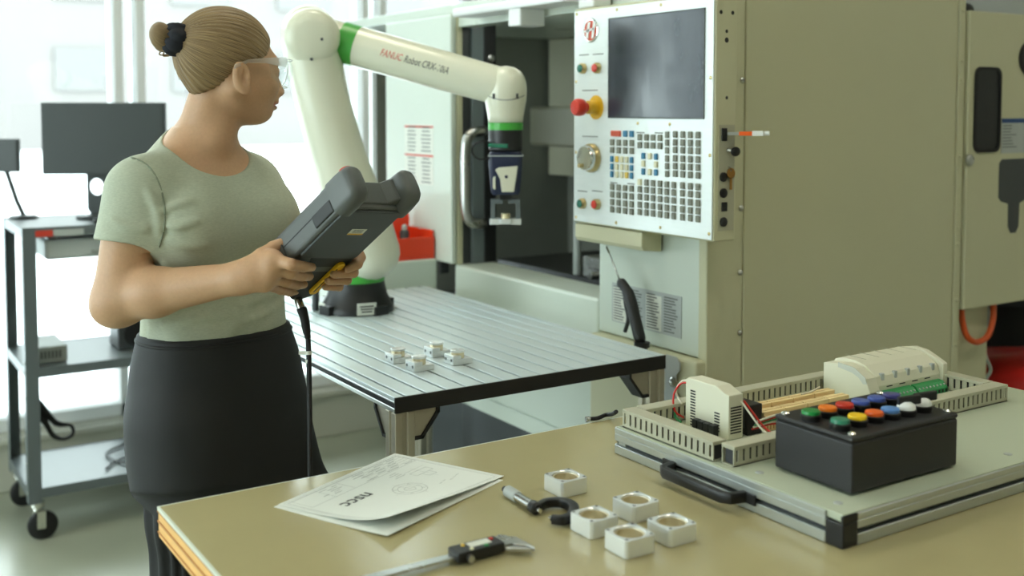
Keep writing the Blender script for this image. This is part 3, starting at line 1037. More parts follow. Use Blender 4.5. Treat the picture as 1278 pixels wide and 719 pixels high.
# ------------------------------------------------------------------ red tool caddy on the end shelf
cz = SHZ + 0.0005
ca = P(500, 323, Z=cz)
tc_ = thing('tool_caddy', (1.53, 3.16, cz), 'open red plastic tool caddy with a high back, on the shelf beside the machine', 'tool caddy')
x0, x1, y0, y1 = 1.37, 1.682, 3.07, 3.25
cd_ = MB()
cd_.box((x0, y0, cz), (x1, y1, cz + 0.008))
cd_.box((x0, y0, cz + 0.008), (x1, y0 + 0.006, cz + 0.07))
cd_.box((x0, y0 + 0.006, cz + 0.008), (x0 + 0.006, y1, cz + 0.09))
cd_.box((x1 - 0.006, y0 + 0.006, cz + 0.008), (x1, y1, cz + 0.09))
for k in (0.33, 0.66):
    xx = x0 + (x1 - x0) * k
    cd_.box((xx, y0 + 0.006, cz + 0.008), (xx + 0.004, y1 - 0.006, cz + 0.065))
cd_.build('tray', 'tote_red', tc_, bevel=0.004)
bp_ = MB()
hz_ = P(520, 241, Y=3.25)[2] - cz
bpoly = [(x0, 0.008), (x1, 0.008), (x1, 0.12), (x1 - 0.008, hz_ * 0.72), (x1 - 0.035, hz_ * 0.95), (x1 - 0.06, hz_), (x0 + 0.03, hz_), (x0, hz_ * 0.8)]
bp_.prism(bpoly, lambda a, b, h: (a, y1 - 0.008 + h, cz + b), 0, 0.008)
bp_.build('back_panel', 'tote_red', tc_, bevel=0.003)
for k, (xx, hh_, rr, m_) in enumerate([(1.42, 0.11, 0.012, 'black_plastic'), (1.45, 0.13, 0.010, 'key_red'), (1.485, 0.10, 0.014, 'black_plastic'), (1.535, 0.10, 0.02, 'black_plastic'), (1.615, 0.095, 0.016, 'machine_darkgrey')]):
    lab_ = ['black-handled screwdriver in the red tool caddy', 'red-handled screwdriver in the red tool caddy', 'thick black-handled driver in the red tool caddy', 'black spray can in the red tool caddy', 'dark grey marker pot in the red tool caddy'][k]
    cat_ = ['screwdriver', 'screwdriver', 'screwdriver', 'can', 'pot'][k]
    t = thing(['screwdriver', 'screwdriver', 'screwdriver', 'spray_can', 'marker_pot'][k], (xx, 3.15, cz + 0.008), lab_, cat_)
    MB().lathe((xx, 3.15, cz + 0.0085), (0, 0, 1), [(rr * .5, 0), (rr, 0.004), (rr, hh_ * .75), (rr * .8, hh_ * .82), (rr * .6, hh_ * .84)], 14).build('handle' if k < 3 else 'can_body', m_, t, smooth=40)
    MB().lathe((xx, 3.15, cz + 0.0085 + hh_ * .84), (0, 0, 1), [(rr * .55, 0), (rr * .6, hh_ * .12), (rr * .3, hh_ * .18)], 14).build('cap', 'label_grey' if k > 2 else m_, t, smooth=40)

# ------------------------------------------------------------------ robot table
TZ = 0.93
TX0, TX1, TY0, TY1 = 0.924, 1.599, 1.845, 2.985
tb = thing('robot_table', ((TX0 + TX1) / 2, (TY0 + TY1) / 2, 0), 'aluminium slotted-top table carrying the robot arm', 'table')
pitch_ = 0.045
slots = [TX0 + 0.0225 + pitch_ * k for k in range(15)]
edges = [TX0 - 0.003] + slots + [TX1 + 0.003]
for k in range(16):
    a, b = edges[k] + 0.003, edges[k + 1] - 0.003
    mb = MB()
    mb.box((a, TY0 + 0.004, TZ - 0.008), (b, TY1 - 0.004, TZ))
    mb.build('top_strip', 'aluminium_top', tb, bevel=0.0008, segs=1)
MB().box((TX0 + 0.002, TY0 + 0.004, TZ - 0.030), (TX1 - 0.002, TY1 - 0.004, TZ - 0.0085)).build('slot_bed', 'slot_black', tb)
for x, s in ((TX0, -1), (TX1, 1)):
    rl = MB()
    rl.box((x, TY0 + 0.004, TZ - 0.012), (x - s * 0.01, TY1 - 0.004, TZ - 0.0085))
    rl.box((x + s * 0.0, TY0 + 0.004, TZ - 0.030), (x - s * 0.01, TY1 - 0.004, TZ - 0.022))
    rl.box((x - s * 0.004, TY0 + 0.004, TZ - 0.022), (x - s * 0.01, TY1 - 0.004, TZ - 0.012))
    rl.build('side_rail', 'aluminium_anodised', tb, bevel=0.0008, segs=1)
for y0, y1 in ((TY0, TY0 + 0.0038), (TY1 - 0.0038, TY1)):
    MB().box((TX0, y0, TZ - 0.031), (TX1, y1, TZ - 0.0004)).build('end_cap', 'black_plastic', tb, bevel=0.001)
# legs of slotted profile


def profile_leg(x, y, s=0.0425):
    """square extrusion with a groove on each face"""
    h, g, d = s / 2, 0.005, 0.005
    pl = []
    q = [(h, -h), (h, -g), (h - d, -g), (h - d, g), (h, g)]
    for k in range(4):
        c, n = math.cos(k * math.pi / 2), math.sin(k * math.pi / 2)
        pl += [(a * c - b * n, a * n + b * c) for a, b in q]
    mb = MB()
    mb.prism([(x + a, y + b) for a, b in pl], lambda a, b, z: (a, b, z), 0.03, TZ - 0.0315)
    leg = mb.build('leg', 'aluminium_leg', tb, bevel=0.0012, segs=1)
    MB().lathe((x, y, 0), (0, 0, 1), [(0.03, 0), (0.03, 0.008), (0.012, 0.014), (0.01, 0.03)], 16).build('levelling_foot', 'black_rubber', leg, smooth=40)


lx0, lx1 = TX0 + 0.0225, TX1 - 0.0225
for x, y in ((lx0, TY0 + 0.0235), (lx1, TY0 + 0.0235), (lx0, TY1 - 0.03), (lx1, TY1 - 0.03)):
    profile_leg(x, y)
# triangular gussets at the near legs
for x, y, dx, dy in ((lx0, TY0 + 0.0235, 1, 0), (lx0, TY0 + 0.0235, 0, 1), (lx1, TY0 + 0.0235, -1, 0), (lx1, TY0 + 0.0235, 0, 1)):
    g = [(0.0215, -0.0315), (0.072, -0.0315), (0.072, -0.040), (0.038, -0.084), (0.0215, -0.084)]
    w = 0.019
    core = MB()
    core.prism([(a * 0.985, b) for a, b in g], lambda a, b, h: (x + dx * a + dy * h, y + dy * a + dx * h, TZ + b), -w + 0.004, w - 0.004)
    go = core.build('gusset', 'aluminium_leg', tb, bevel=0.001)
    rim = MB()
    pts = [np.array((x + dx * a, y + dy * a, TZ + b)) for a, b in [(0.0745, -0.0315), (0.0745, -0.0415), (0.039, -0.0872), (0.0215, -0.0872)]]
    for p_, q_ in zip(pts[:-1], pts[1:]):
        d_ = (q_ - p_) / np.linalg.norm(q_ - p_)
        n_ = np.array([dy, dx, 0.0])
        rim.obox((p_ + q_) / 2, d_, n_, np.cross(d_, n_), np.linalg.norm(q_ - p_) / 2 + 0.002, w, 0.003)
    rim.build('gusset_cover', 'black_plastic', go)
# lower stretchers
for y in (TY0 + 0.0235, TY1 - 0.03):
    MB().box((lx0 + 0.022, y - 0.02, 0.16), (lx1 - 0.022, y + 0.02, 0.20)).build('stretcher', 'aluminium_leg', tb, bevel=0.002)

# four small machined parts on the slotted top: stepped block with a turned boss
proto = None
for (u, v, rz), lab_ in zip([(498, 451, 0.0), (524, 461, 0.02), (546, 443, 0.0), (572, 453, 0.0)],
                      ['small machined aluminium block with a round boss on the slotted table'] * 4):
    q = P(u, v, Z=TZ)
    if proto is None:
        t = thing('machined_part', (0, 0, 0), lab_, 'machined part', 'machined parts on the slotted table')
        b = MB()
        b.box((-0.024, -0.020, 0), (0.024, 0.020, 0.012))
        b.box((-0.024, -0.020, 0.012), (-0.004, 0.020, 0.020))
        b.build('base_block', 'aluminium_raw', t, bevel=0.001)
        MB().lathe((-0.002, 0.0, 0.0125), (0, 0, 1), [(0.0145, 0), (0.0145, 0.0125), (0.0002, 0.0125)], 28).build('boss', 'bore_bright', t, smooth=40)
        MB().lathe((-0.002, 0.0, 0.0251), (0, 0, 1), [(0.0160, 0), (0.0160, 0.0035), (0.0152, 0.0042), (0.003, 0.0042), (0.0025, 0.0036), (0.0002, 0.0036)], 28).build('boss_cap', 'aluminium_raw', t, smooth=40)
        for y in (-0.012, 0.012):
            MB().lathe((-0.0241, y, 0.010), (-1, 0, 0), [(0.0035, 0), (0.0035, 0.0003), (0.0002, 0.0003)], 12).build('bolt_hole', 'machine_black', t)
        proto = t
    else:
        t = dup(proto)
    t.location = [float(q[0]), float(q[1]), TZ + 0.0003]
    t.rotation_euler[2] = rz

# ------------------------------------------------------------------ robot arm
rb0 = P(446, 387, Z=TZ)
RX, RY = rb0[0], rb0[1]
DR = float(rb0 @ H_AX)
ro = thing('industrial_robot', (RX, RY, TZ), 'white jointed robot arm with green rings on a black foot', 'robot')


def rp(u, v, d):
    return P(u, v, D=d)


def blob(pts, rad, n=28, ell=None):
    """loft of round sections along a spine, with domed ends"""
    mb = MB()
    pts = [np.array(p) for p in pts]
    sp_, rr = [], []
    d0 = (pts[0] - pts[1]) / np.linalg.norm(pts[0] - pts[1])
    d1 = (pts[-1] - pts[-2]) / np.linalg.norm(pts[-1] - pts[-2])
    e0, e1 = ell or (0, 0)
    if e0:
        for a in (80, 65, 50, 35, 18):
            sp_.append(pts[0] + d0 * e0 * math.sin(math.radians(a)))
            rr.append(rad[0] * math.cos(math.radians(a)))
    cs = bez(pts, 8 * len(pts))
    k = len(cs)
    rs = np.interp(np.linspace(0, 1, k), np.linspace(0, 1, len(rad)), rad)
    sp_ += cs
    rr += list(rs)
    if e1:
        for a in (18, 35, 50, 65, 80):
            sp_.append(pts[-1] + d1 * e1 * math.sin(math.radians(a)))
            rr.append(rad[-1] * math.cos(math.radians(a)))
    mb.tube(sp_, rr, n)
    return mb


# foot: black flared casting with feet and rating plates
ft = MB()
ft.lathe((RX, RY, TZ), (0, 0, 1), [(0.100, 0.0), (0.100, 0.012), (0.095, 0.02), (0.082, 0.045), (0.076, 0.070), (0.074, 0.082)], 40)
for k in range(4):
    a = math.radians(12 + 90 * k)
    c = np.array([RX + 0.094 * math.cos(a), RY + 0.094 * math.sin(a), TZ + 0.012])
    ft.obox(c, (math.cos(a), math.sin(a), 0), (-math.sin(a), math.cos(a), 0), (0, 0, 1), 0.016, 0.022, 0.012)
foot = ft.build('foot', 'black_plastic', ro, smooth=35)
cd_ = -H_AX
for ang, w, hh_, nm in ((22, 0.052, 0.032, 'serial_plate'), (-58, 0.038, 0.02, 'warning_plate')):
    a = math.radians(ang)
    dirn = np.array([cd_[0] * math.cos(a) - cd_[1] * math.sin(a), cd_[0] * math.sin(a) + cd_[1] * math.cos(a), 0])
    sd = np.array([-dirn[1], dirn[0], 0])
    c = np.array([RX, RY, TZ + 0.020]) + dirn * 0.103
    pl = MB().obox(c, sd, dirn, (0, 0, 1), w / 2, 0.0012, hh_ / 2).build(nm, 'label_paper', foot)
    if ang == 22:
        for j in range(3):
            MB().obox(c + dirn * 0.0014 + np.array([0, 0, 0.007 - 0.007 * j]), sd, dirn, (0, 0, 1), w * (0.36 - 0.04 * j), 0.0003, 0.0018).build('small_print', 'print_dark', pl)
# cable plug at the side of the foot
pc_ = np.array([RX, RY, TZ]) - R_AX * 0.112 - H_AX * 0.01
MB().cyl(pc_ + np.array([0, 0, 0.002]), pc_ + np.array([0, 0, 0.07]), 0.010, n=14).build('cable_plug', 'machine_darkgrey', ro, smooth=40)
MB().lathe((RX, RY, TZ + 0.0825), (0, 0, 1), [(0.0745, 0), (0.0755, 0.038), (0.074, 0.039)], 40).build('green_ring', 'robot_green', ro, smooth=40)
bs = MB()
bs.lathe((RX, RY, TZ + 0.1215), (0, 0, 1), [(0.0735, 0), (0.074, 0.01), (0.076, 0.06), (0.078, 0.10), (0.074, 0.14), (0.05, 0.165), (0.02, 0.172)], 40)
bs.build('turning_base', 'robot_white', ro, smooth=40)
# lower arm leans left up to the elbow
E_D = DR - 0.06
la = blob([rp(462, 318, DR - 0.02), rp(447, 270, DR - 0.03), rp(424, 200, DR - 0.045), rp(401, 120, DR - 0.055), rp(386, 45, E_D)],
          [0.082, 0.083, 0.073, 0.072, 0.076], ell=(0.07, 0.082))
la.build('lower_arm', 'robot_white', ro, smooth=True)
# elbow housing: a domed drum facing the camera side
el0 = rp(388, 46, E_D + 0.05)
el1 = rp(389, 46, E_D - 0.082)
dv = (el1 - el0) / np.linalg.norm(el1 - el0)
eb_ = MB()
L_ = np.linalg.norm(el1 - el0)
eb_.lathe(el0, dv, [(0.058, -0.02), (0.074, 0.0), (0.0745, L_ * 0.72), (0.071, L_ * 0.85), (0.060, L_ * 0.95), (0.040, L_), (0.002, L_ * 1.01)], 40)
elb = eb_.build('elbow_housing', 'robot_white', ro, smooth=True)
for u, v in ((363, 59), (402, 49), (389, 74)):
    q = rp(u, v, E_D - 0.074)
    MB().cyl(q + H_AX * 0.012, q - H_AX * 0.004, 0.004, n=10).build('cover_screw', 'machine_darkgrey', elb, smooth=40)
# forearm from behind the elbow to the wrist, slightly falling
W_D = DR - 0.10
fa0, fa1 = rp(402, 46, E_D + 0.035), rp(625, 108, W_D)
fd = (fa1 - fa0) / np.linalg.norm(fa1 - fa0)
FL = np.linalg.norm(fa1 - fa0)


def fore(t):
    return fa0 + fd * FL * t


def frad(t):
    return 0.056 - 0.006 * t


MB().rings([[fore(t) + (np.cross(fd, Z_AX) * math.cos(a) + np.cross(fd, np.cross(fd, Z_AX)) * math.sin(a)) * frad(t) for a in [2 * math.pi * k / 32 for k in range(32)]]
            for t in np.linspace(0.0, 0.115, 4)]).build('elbow_collar', 'robot_white', ro, smooth=40)


def fore_piece(t0, t1, nm, m_, grow=0.0):
    sd = np.cross(fd, Z_AX)
    sd /= np.linalg.norm(sd)
    up = np.cross(sd, fd)
    mb = MB()
    mb.rings([[fore(t) + (sd * math.cos(a) + up * math.sin(a)) * (frad(t) + grow) for a in [2 * math.pi * k / 36 for k in range(36)]] for t in np.linspace(t0, t1, 6)])
    return mb.build(nm, m_, ro, smooth=40)


fore_piece(0.116, 0.205, 'green_band', 'robot_green', 0.0006)
fao = fore_piece(0.2055, 1.0, 'forearm', 'robot_white')
# lettering along the forearm, on the camera side
sd = np.cross(fd, Z_AX)
sd /= np.linalg.norm(sd)
up = np.cross(sd, fd)
tocam = CAM - fore(0.5)
nrm = sd if sd @ tocam > 0 else -sd


def on_arm(x, y, h, off=0.0):
    t = 0.36 + (x + off) / FL
    a = y / frad(t) + 0.06
    return fore(t) + (nrm * math.cos(a) + up * math.sin(a)) * (frad(t) + 0.0006)


text_mesh('FANUC', 0.027, lambda x, y, h: on_arm(x * 0.66, y - 0.008, h), 'print_red', 'red_lettering', fao, shear=0.2)
text_mesh('Robot CRX-10iA', 0.027, lambda x, y, h: on_arm(x * 0.64, y - 0.008, h, 0.066), 'print_dark', 'dark_lettering', fao, shear=0.2)
# wrist: tall domed drum hanging vertically, seam like a smile
wx = rp(631, 118, W_D)
wt0 = rp(631, 84, W_D)[2]
wr = MB()
prof = [(0.002, 0.0), (0.022, 0.004), (0.038, 0.013), (0.049, 0.028), (0.0545, 0.046), (0.056, 0.066), (0.0545, 0.090), (0.0505, 0.112), (0.0470, 0.132), (0.0455, 0.148)]
wr.lathe((wx[0], wx[1], wt0 + 0.004), (0, 0, -1), prof, 40)
wro = wr.build('wrist', 'robot_white', ro, smooth=True)
wsm = []
for k in range(25):
    a = math.radians(-62 + 124 * k / 24)
    wsm.append(np.array([wx[0], wx[1], wt0 - 0.086 + 0.016 * math.sin(a) ** 2]) + (R_AX * math.sin(a) - H_AX * math.cos(a)) * 0.0552)
MB().tube(wsm, 0.0011, 6).build('cover_seam', 'print_grey', wro)
for s in (-0.55, 0.55):
    q = np.array([wx[0], wx[1], wt0 - 0.076]) + (R_AX * math.sin(s * 1.05) - H_AX * math.cos(s * 1.05)) * 0.0555
    MB().obox(q, R_AX, H_AX, Z_AX, 0.003, 0.003, 0.007).build('cover_screw', 'machine_darkgrey', wro, bevel=0.001)
z_ = wt0 - 0.1445
MB().lathe((wx[0], wx[1], z_), (0, 0, -1), [(0.0458, 0), (0.0458, 0.019)], 36).build('green_ring', 'robot_green', ro, smooth=40)
MB().lathe((wx[0], wx[1], z_ - 0.0195), (0, 0, -1), [(0.0450, 0), (0.0450, 0.050), (0.041, 0.054), (0.036, 0.056)], 36).build('tool_flange', 'black_plastic', ro, smooth=40)
zg = z_ - 0.076
# electric gripper: navy body with a cream face, two fingers, part held between
sd_, fd_ = R_AX, -H_AX


def gp(a, b, z):
    return np.array([wx[0], wx[1], zg]) + sd_ * a + fd_ * b + Z_AX * z


gb = MB()
hw0, hw1 = 0.043, 0.036
gb.rings([[gp(a, b, z) for a, b in rrect(2 * w, 2 * dp, 0.012)] for w, dp, z in ((0.040, 0.032, 0.0), (0.045, 0.035, -0.010), (0.044, 0.035, -0.035), (0.038, 0.032, -0.105), (0.034, 0.028, -0.112))])
gbo = gb.build('gripper_body', 'gripper_navy', ro, smooth=40)
cr = MB()
cr.prism([(-0.018, -0.040), (0.032, -0.036), (0.029, -0.058), (0.022, -0.104), (-0.010, -0.104), (-0.014, -0.070), (-0.027, -0.046)], lambda a, b, h: gp(a, h, b), 0.030, 0.0375)
cro = cr.build('gripper_face', 'gripper_cream', ro, bevel=0.002)
MB().prism(circle(0.0045, 14, 0.002, -0.064), lambda a, b, h: gp(a, h, b), 0.0375, 0.0380).build('emblem', 'gripper_navy', cro)
cr = MB()
cr.prism([(-0.033, -0.066), (-0.026, -0.062), (-0.026, -0.098), (-0.033, -0.095)], lambda a, b, h: gp(a, h, b), 0.030, 0.036)
cr.build('side_cover', 'gripper_cream', ro, bevel=0.001)
MB().obox(gp(0, 0, -0.010), sd_, fd_, Z_AX, 0.046, 0.0362, 0.0015).build('body_seam', 'label_grey', gbo)
MB().obox(gp(0, 0, -0.118), sd_, fd_, Z_AX, 0.016, 0.02, 0.008).build('finger_mount', 'machine_black', ro, bevel=0.002)
zf = P(628, 279, D=W_D)[2]
for s in (-1, 1):
    fg = MB()
    fg.obox(gp(s * 0.023, 0, -0.130), sd_, fd_, Z_AX, 0.016, 0.014, 0.006)
    fg.obox(gp(s * 0.033, 0, (-0.124 + zf - zg + 0.012) / 2), sd_, fd_, Z_AX, 0.006, 0.013, abs((zf - zg + 0.012) + 0.124) / 2)
    fgo = fg.build('finger', 'cart_grey', ro, bevel=0.001)
    ft_ = MB().obox(gp(s * 0.028, 0.0, zf - zg + 0.006), sd_, fd_, Z_AX, 0.013, 0.016, 0.0075).build('finger_pad', 'aluminium_raw', fgo, bevel=0.001)
hb = thing('held_part', (wx[0], wx[1], zf), 'small bright machined part held in the robot gripper', 'machined part')
MB().obox(gp(0.0, 0.004, zf - zg + 0.007), sd_, fd_, Z_AX, 0.0145, 0.018, 0.007).build('base_block', 'aluminium_raw', hb, bevel=0.001)
MB().lathe(gp(0.0, 0.004, zf - zg + 0.0142), (0, 0, 1), [(0.012, 0), (0.012, 0.010), (0.0125, 0.011), (0.011, 0.013), (0.001, 0.013)], 20).build('boss', 'bore_bright', hb, smooth=40)
# cable loop at the flange and its green plug
pts = bez([gp(-0.030, 0.034, 0.020), gp(-0.058, 0.045, 0.028), gp(-0.082, 0.040, 0.018), gp(-0.086, 0.035, -0.002), gp(-0.070, 0.034, -0.018), gp(-0.042, 0.036, -0.016)], 30)
MB().tube(pts, 0.0026, 8).build('cable', 'black_rubber', ro, smooth=True)
MB().cyl(gp(-0.044, 0.042, 0.018), gp(0.006, 0.048, 0.016), 0.0055, n=10).build('cable_plug', 'cap_teal', ro, smooth=40)

# ------------------------------------------------------------------ workbench
BZ = 0.90
BX0, BX1, BY0, BY1 = 0.412, 1.965, 0.52, 1.597
wbn = thing('workbench', ((BX0 + BX1) / 2, (BY0 + BY1) / 2, 0), 'workbench with a tan laminate top and plywood edge', 'workbench')
MB().box((BX0 + 0.003, BY0 + 0.003, BZ - 0.004), (BX1 - 0.003, BY1 - 0.003, BZ)).build('laminate_top', 'bench_laminate', wbn, bevel=0.0006, segs=1)
tm = MB()
for a, b, c, d in ((BX0, BY0, BX0 + 0.003, BY1), (BX1 - 0.003, BY0, BX1, BY1), (BX0 + 0.003, BY0, BX1 - 0.003, BY0 + 0.003), (BX0 + 0.003, BY1 - 0.003, BX1 - 0.003, BY1)):
    tm.box((a, b, BZ - 0.0055), (c, d, BZ - 0.0002))
tm.build('edge_trim', 'bench_edge_trim', wbn)
zz = BZ - 0.0057
for k, (t_, m_) in enumerate([(0.0022, 'plywood_dark'), (0.0125, 'plywood_light'), (0.0028, 'plywood_dark'), (0.0135, 'plywood_light'), (0.002, 'plywood_dark'), (0.006, 'plywood_light')]):
    i_ = 0.0015 * (k % 2)
    MB().box((BX0 + i_, BY0 + i_, zz - t_), (BX1 - i_, BY1 - i_, zz)).build('plywood_layer', m_, wbn)
    zz -= t_
for x in (BX0 + 0.20, BX1 - 0.12):
    for y in (BY0 + 0.10, BY1 - 0.10):
        lg = MB().box((x - 0.03, y - 0.03, 0.0), (x + 0.03, y + 0.03, zz - 0.0002)).build('leg', 'bench_steel', wbn, bevel=0.004)
for y in (BY0 + 0.10, BY1 - 0.10):
    MB().box((BX0 + 0.232, y - 0.02, zz - 0.09), (BX1 - 0.152, y + 0.02, zz - 0.01)).build('apron_rail', 'bench_steel', wbn, bevel=0.003)

# ------------------------------------------------------------------ five bored aluminium blocks
S_ = 0.0495
blk = None
names = ['square bored aluminium block standing alone beside the micrometer barrel', 'square bored aluminium block of the four, touching the micrometer frame',
         'square bored aluminium block of the four, diagonal to the one by the black handle', 'square bored aluminium block of the four, closest to the black handle of the wiring board',
         'square bored aluminium block of the four, closest to the black corner cap of the board']
for (u, v, rz), lab_ in zip([(701, 623, 0.0), (737, 675, 0.02), (782, 700, -0.02), (790, 655, 0.03), (836, 685, 0.0)],
                            [names[0], names[1], names[2], names[3], names[4]]):
    q = P(u, v, Z=BZ)
    if blk is None:
        t = thing('bored_block', (0, 0, 0), lab_, 'metal block', 'bored blocks on the workbench')
        n_ = 40
        inn = circle(0.0205, n_, 0, 0, math.pi / n_)
        out = []
        for a, b in inn:
            k = (S_ / 2) / max(abs(a), abs(b))
            out.append((a * k, b * k))
        b = MB()
        b.ring_prism(out, inn, lambda a, b_, h: (a, b_, h), 0.0, 0.0245)
        b.build('block_body', 'aluminium_raw', t, bevel=0.0009, segs=1)
        b = MB()
        b.ring_prism(circle(0.0204, 32), circle(0.0178, 32), lambda a, b_, h: (a, b_, h), 0.004, 0.0215)
        b.build('bore_reflection', 'bore_bright', t, smooth=40)  # gold reflection inside the bore, put into the colour of this ring
        MB().lathe((0, 0, 0.0005), (0, 0, 1), [(0.0203, 0), (0.0203, 0.0035), (0.0198, 0.004), (0.0002, 0.004)], 28).build('bore_floor', 'aluminium_raw', t, smooth=40)
        for sx in (-1, 1):
            for sy in (-1, 1):
                MB().lathe((sx * 0.0200, sy * 0.0200, 0.0246), (0, 0, 1), [(0.0022, 0), (0.0024, 0.0002), (0.0002, 0.0002)], 12).build('bolt_hole', 'machine_black', t)
        blk = t
    else:
        t = dup(blk)
        t['label'] = lab_
    t.location = [float(q[0]) + S_ / 2, float(q[1]) + S_ / 2, BZ + 0.0002]
    t.rotation_euler[2] = rz

# ------------------------------------------------------------------ micrometer
mz = BZ + 0.0095
mi = thing('micrometer', P(670, 632, Z=BZ), 'outside micrometer with a silver thimble and black frame', 'micrometer')
m0, m1, m2 = P(629, 610, Z=mz), P(673, 637, Z=mz), P(686, 645, Z=mz)
ax = m1 - m0
L_ = np.linalg.norm(ax)
ax /= L_
MB().lathe(m0, ax, [(0.003, 0), (0.0046, 0.001), (0.0046, L_ * 0.085), (0.003, L_ * 0.09)], 18).build('ratchet', 'black_plastic', mi, smooth=40)
MB().lathe(m0, ax, [(0.006, L_ * 0.092), (0.0088, L_ * 0.12), (0.0088, L_ * 0.38), (0.0075, L_ * 0.40)], 24).build('thimble', 'label_grey', mi, smooth=40)
MB().lathe(m0, ax, [(0.0072, L_ * 0.402), (0.0072, L_ * 0.80)], 24).build('sleeve', 'steel', mi, smooth=40)
MB().lathe(m0, ax, [(0.0085, L_ * 0.802), (0.0092, L_ * 0.83), (0.0092, L_ * 0.93), (0.006, L_ * 0.96)], 20).build('lock_ring', 'black_plastic', mi, smooth=40)
MB().lathe(m0, ax, [(0.0034, L_ * 0.962), (0.0034, L_ * 1.03)], 14).build('spindle', 'chrome', mi, smooth=40)
fr = bez([P(672, 633, Z=mz), P(682, 628, Z=mz), P(700, 627, Z=mz), P(712, 631, Z=mz), P(717, 637, Z=mz), P(713, 645, Z=mz), P(702, 649, Z=mz), P(689, 648, Z=mz)], 40)
mf = MB()
k_ = len(fr)
rings = []
for i, p_ in enumerate(fr):
    d_ = fr[min(i + 1, k_ - 1)] - fr[max(i - 1, 0)]
    d_ /= np.linalg.norm(d_)
    s_ = np.cross(Z_AX, d_)
    w_ = 0.0042 + 0.003 * math.sin(math.pi * i / (k_ - 1))
    rings.append([p_ + s_ * a + Z_AX * b for a, b in rrect(2 * w_, 0.013, 0.002, 2)])
mf.rings(rings)
mf.build('frame', 'black_plastic', mi, smooth=40)
an_ = P(689, 648, Z=mz)
MB().cyl(an_, an_ + (m1 - an_) / np.linalg.norm(m1 - an_) * 0.006, 0.0034, n=12).build('anvil', 'chrome', mi, smooth=40)

# ------------------------------------------------------------------ digital caliper
cz_ = BZ + 0.004
ca = thing('caliper', P(590, 690, Z=BZ), 'digital caliper with a black display housing on a steel beam', 'caliper')
c0, c1 = P(470, 723, Z=cz_), P(648, 677, Z=cz_)
cx_ = c1 - c0
CL = np.linalg.norm(cx_)
cx_ /= CL
cy_ = np.cross(Z_AX, cx_)


def cp(t, s, h):
    return c0 + cx_ * t + cy_ * s + Z_AX * h


def cbox(t0, t1, s0, s1, h0, h1, nm, m_, par=None, bevel=0.0008):
    return MB().hexa([cp(t0, s0, h0), cp(t1, s0, h0), cp(t1, s1, h0), cp(t0, s1, h0), cp(t0, s0, h1), cp(t1, s0, h1), cp(t1, s1, h1), cp(t0, s1, h1)]).build(nm, m_, par or ca, bevel=bevel)


cbox(-0.03, CL, -0.0075, 0.0075, 0.002, 0.0055, 'beam', 'steel')
tb_ = CL - 0.098
cbox(tb_ - 0.004, tb_ + 0.066, -0.0155, 0.0135, -0.001, 0.0125, 'display_housing', 'black_plastic', bevel=0.002)
cbox(tb_ + 0.020, tb_ + 0.052, -0.006, 0.0085, 0.0125, 0.0131, 'display', 'label_paper')
for t_, s_, m_ in ((tb_ + 0.056, 0.004, 'button_red'), (tb_ + 0.014, 0.005, 'key_yellow'), (tb_ + 0.040, -0.011, 'terminal_green'), (tb_ + 0.018, -0.011, 'key_cream')):
    MB().cyl(cp(t_, s_, 0.0125), cp(t_, s_, 0.0140), 0.0028, n=14).build('button', m_, ca, smooth=40)
jb = MB().prism([(CL - 0.018, -0.0085), (CL, -0.0085), (CL + 0.001, -0.034), (CL - 0.002, -0.040), (CL - 0.006, -0.026), (CL - 0.016, -0.014)], lambda a, b, h: cp(a, b, h), 0.0015, 0.006)
jb.build('fixed_jaw', 'steel', ca, bevel=0.0006)
jb = MB().prism([(CL - 0.032, -0.0158), (CL - 0.019, -0.0158), (CL - 0.009, -0.030), (CL - 0.0065, -0.040), (CL - 0.012, -0.036), (CL - 0.028, -0.022)], lambda a, b, h: cp(a, b, h), 0.0015, 0.006)
jb.build('sliding_jaw', 'steel', ca, bevel=0.0006)
jb = MB().prism([(CL - 0.014, 0.0085), (CL + 0.0, 0.0085), (CL - 0.005, 0.014), (CL - 0.011, 0.026), (CL - 0.016, 0.028)], lambda a, b, h: cp(a, b, h), 0.0015, 0.005)
jb.build('inside_jaw', 'steel', ca, bevel=0.0006)
jb = MB().prism([(CL - 0.031, 0.0085), (CL - 0.0185, 0.0085), (CL - 0.0175, 0.028), (CL - 0.022, 0.024)], lambda a, b, h: cp(a, b, h), 0.0015, 0.005)
jb.build('inside_jaw', 'steel', ca, bevel=0.0006)
MB().cyl(cp(tb_ + 0.012, -0.0155, 0.004), cp(tb_ + 0.012, -0.0215, 0.004), 0.0045, n=14).build('thumb_roller', 'steel', ca, smooth=40)

# ------------------------------------------------------------------ two sheets of drawings
p1_, p2_, p3_ = P(347, 631, Z=BZ), P(493, 567, Z=BZ), P(629, 597, Z=BZ)
ex_ = (p1_ - p2_) / np.linalg.norm(p1_ - p2_)           # along the long edge, away from the far corner
ey_ = np.cross(Z_AX, ex_)                                # towards the near side
PW, PH = 0.279, 0.216


def sheet_pt(a, b, z0, curl):
    """a along the long edge 0..PW, b across 0..PH"""
    ta, tb2 = a / PW, b / PH
    lift = curl * max(0.0, ta) ** 1.2 * max(0.0, tb2) ** 3.5
    return p2_ + ex_ * a + ey_ * (b - 0.35 * lift) + Z_AX * (z0 + lift)


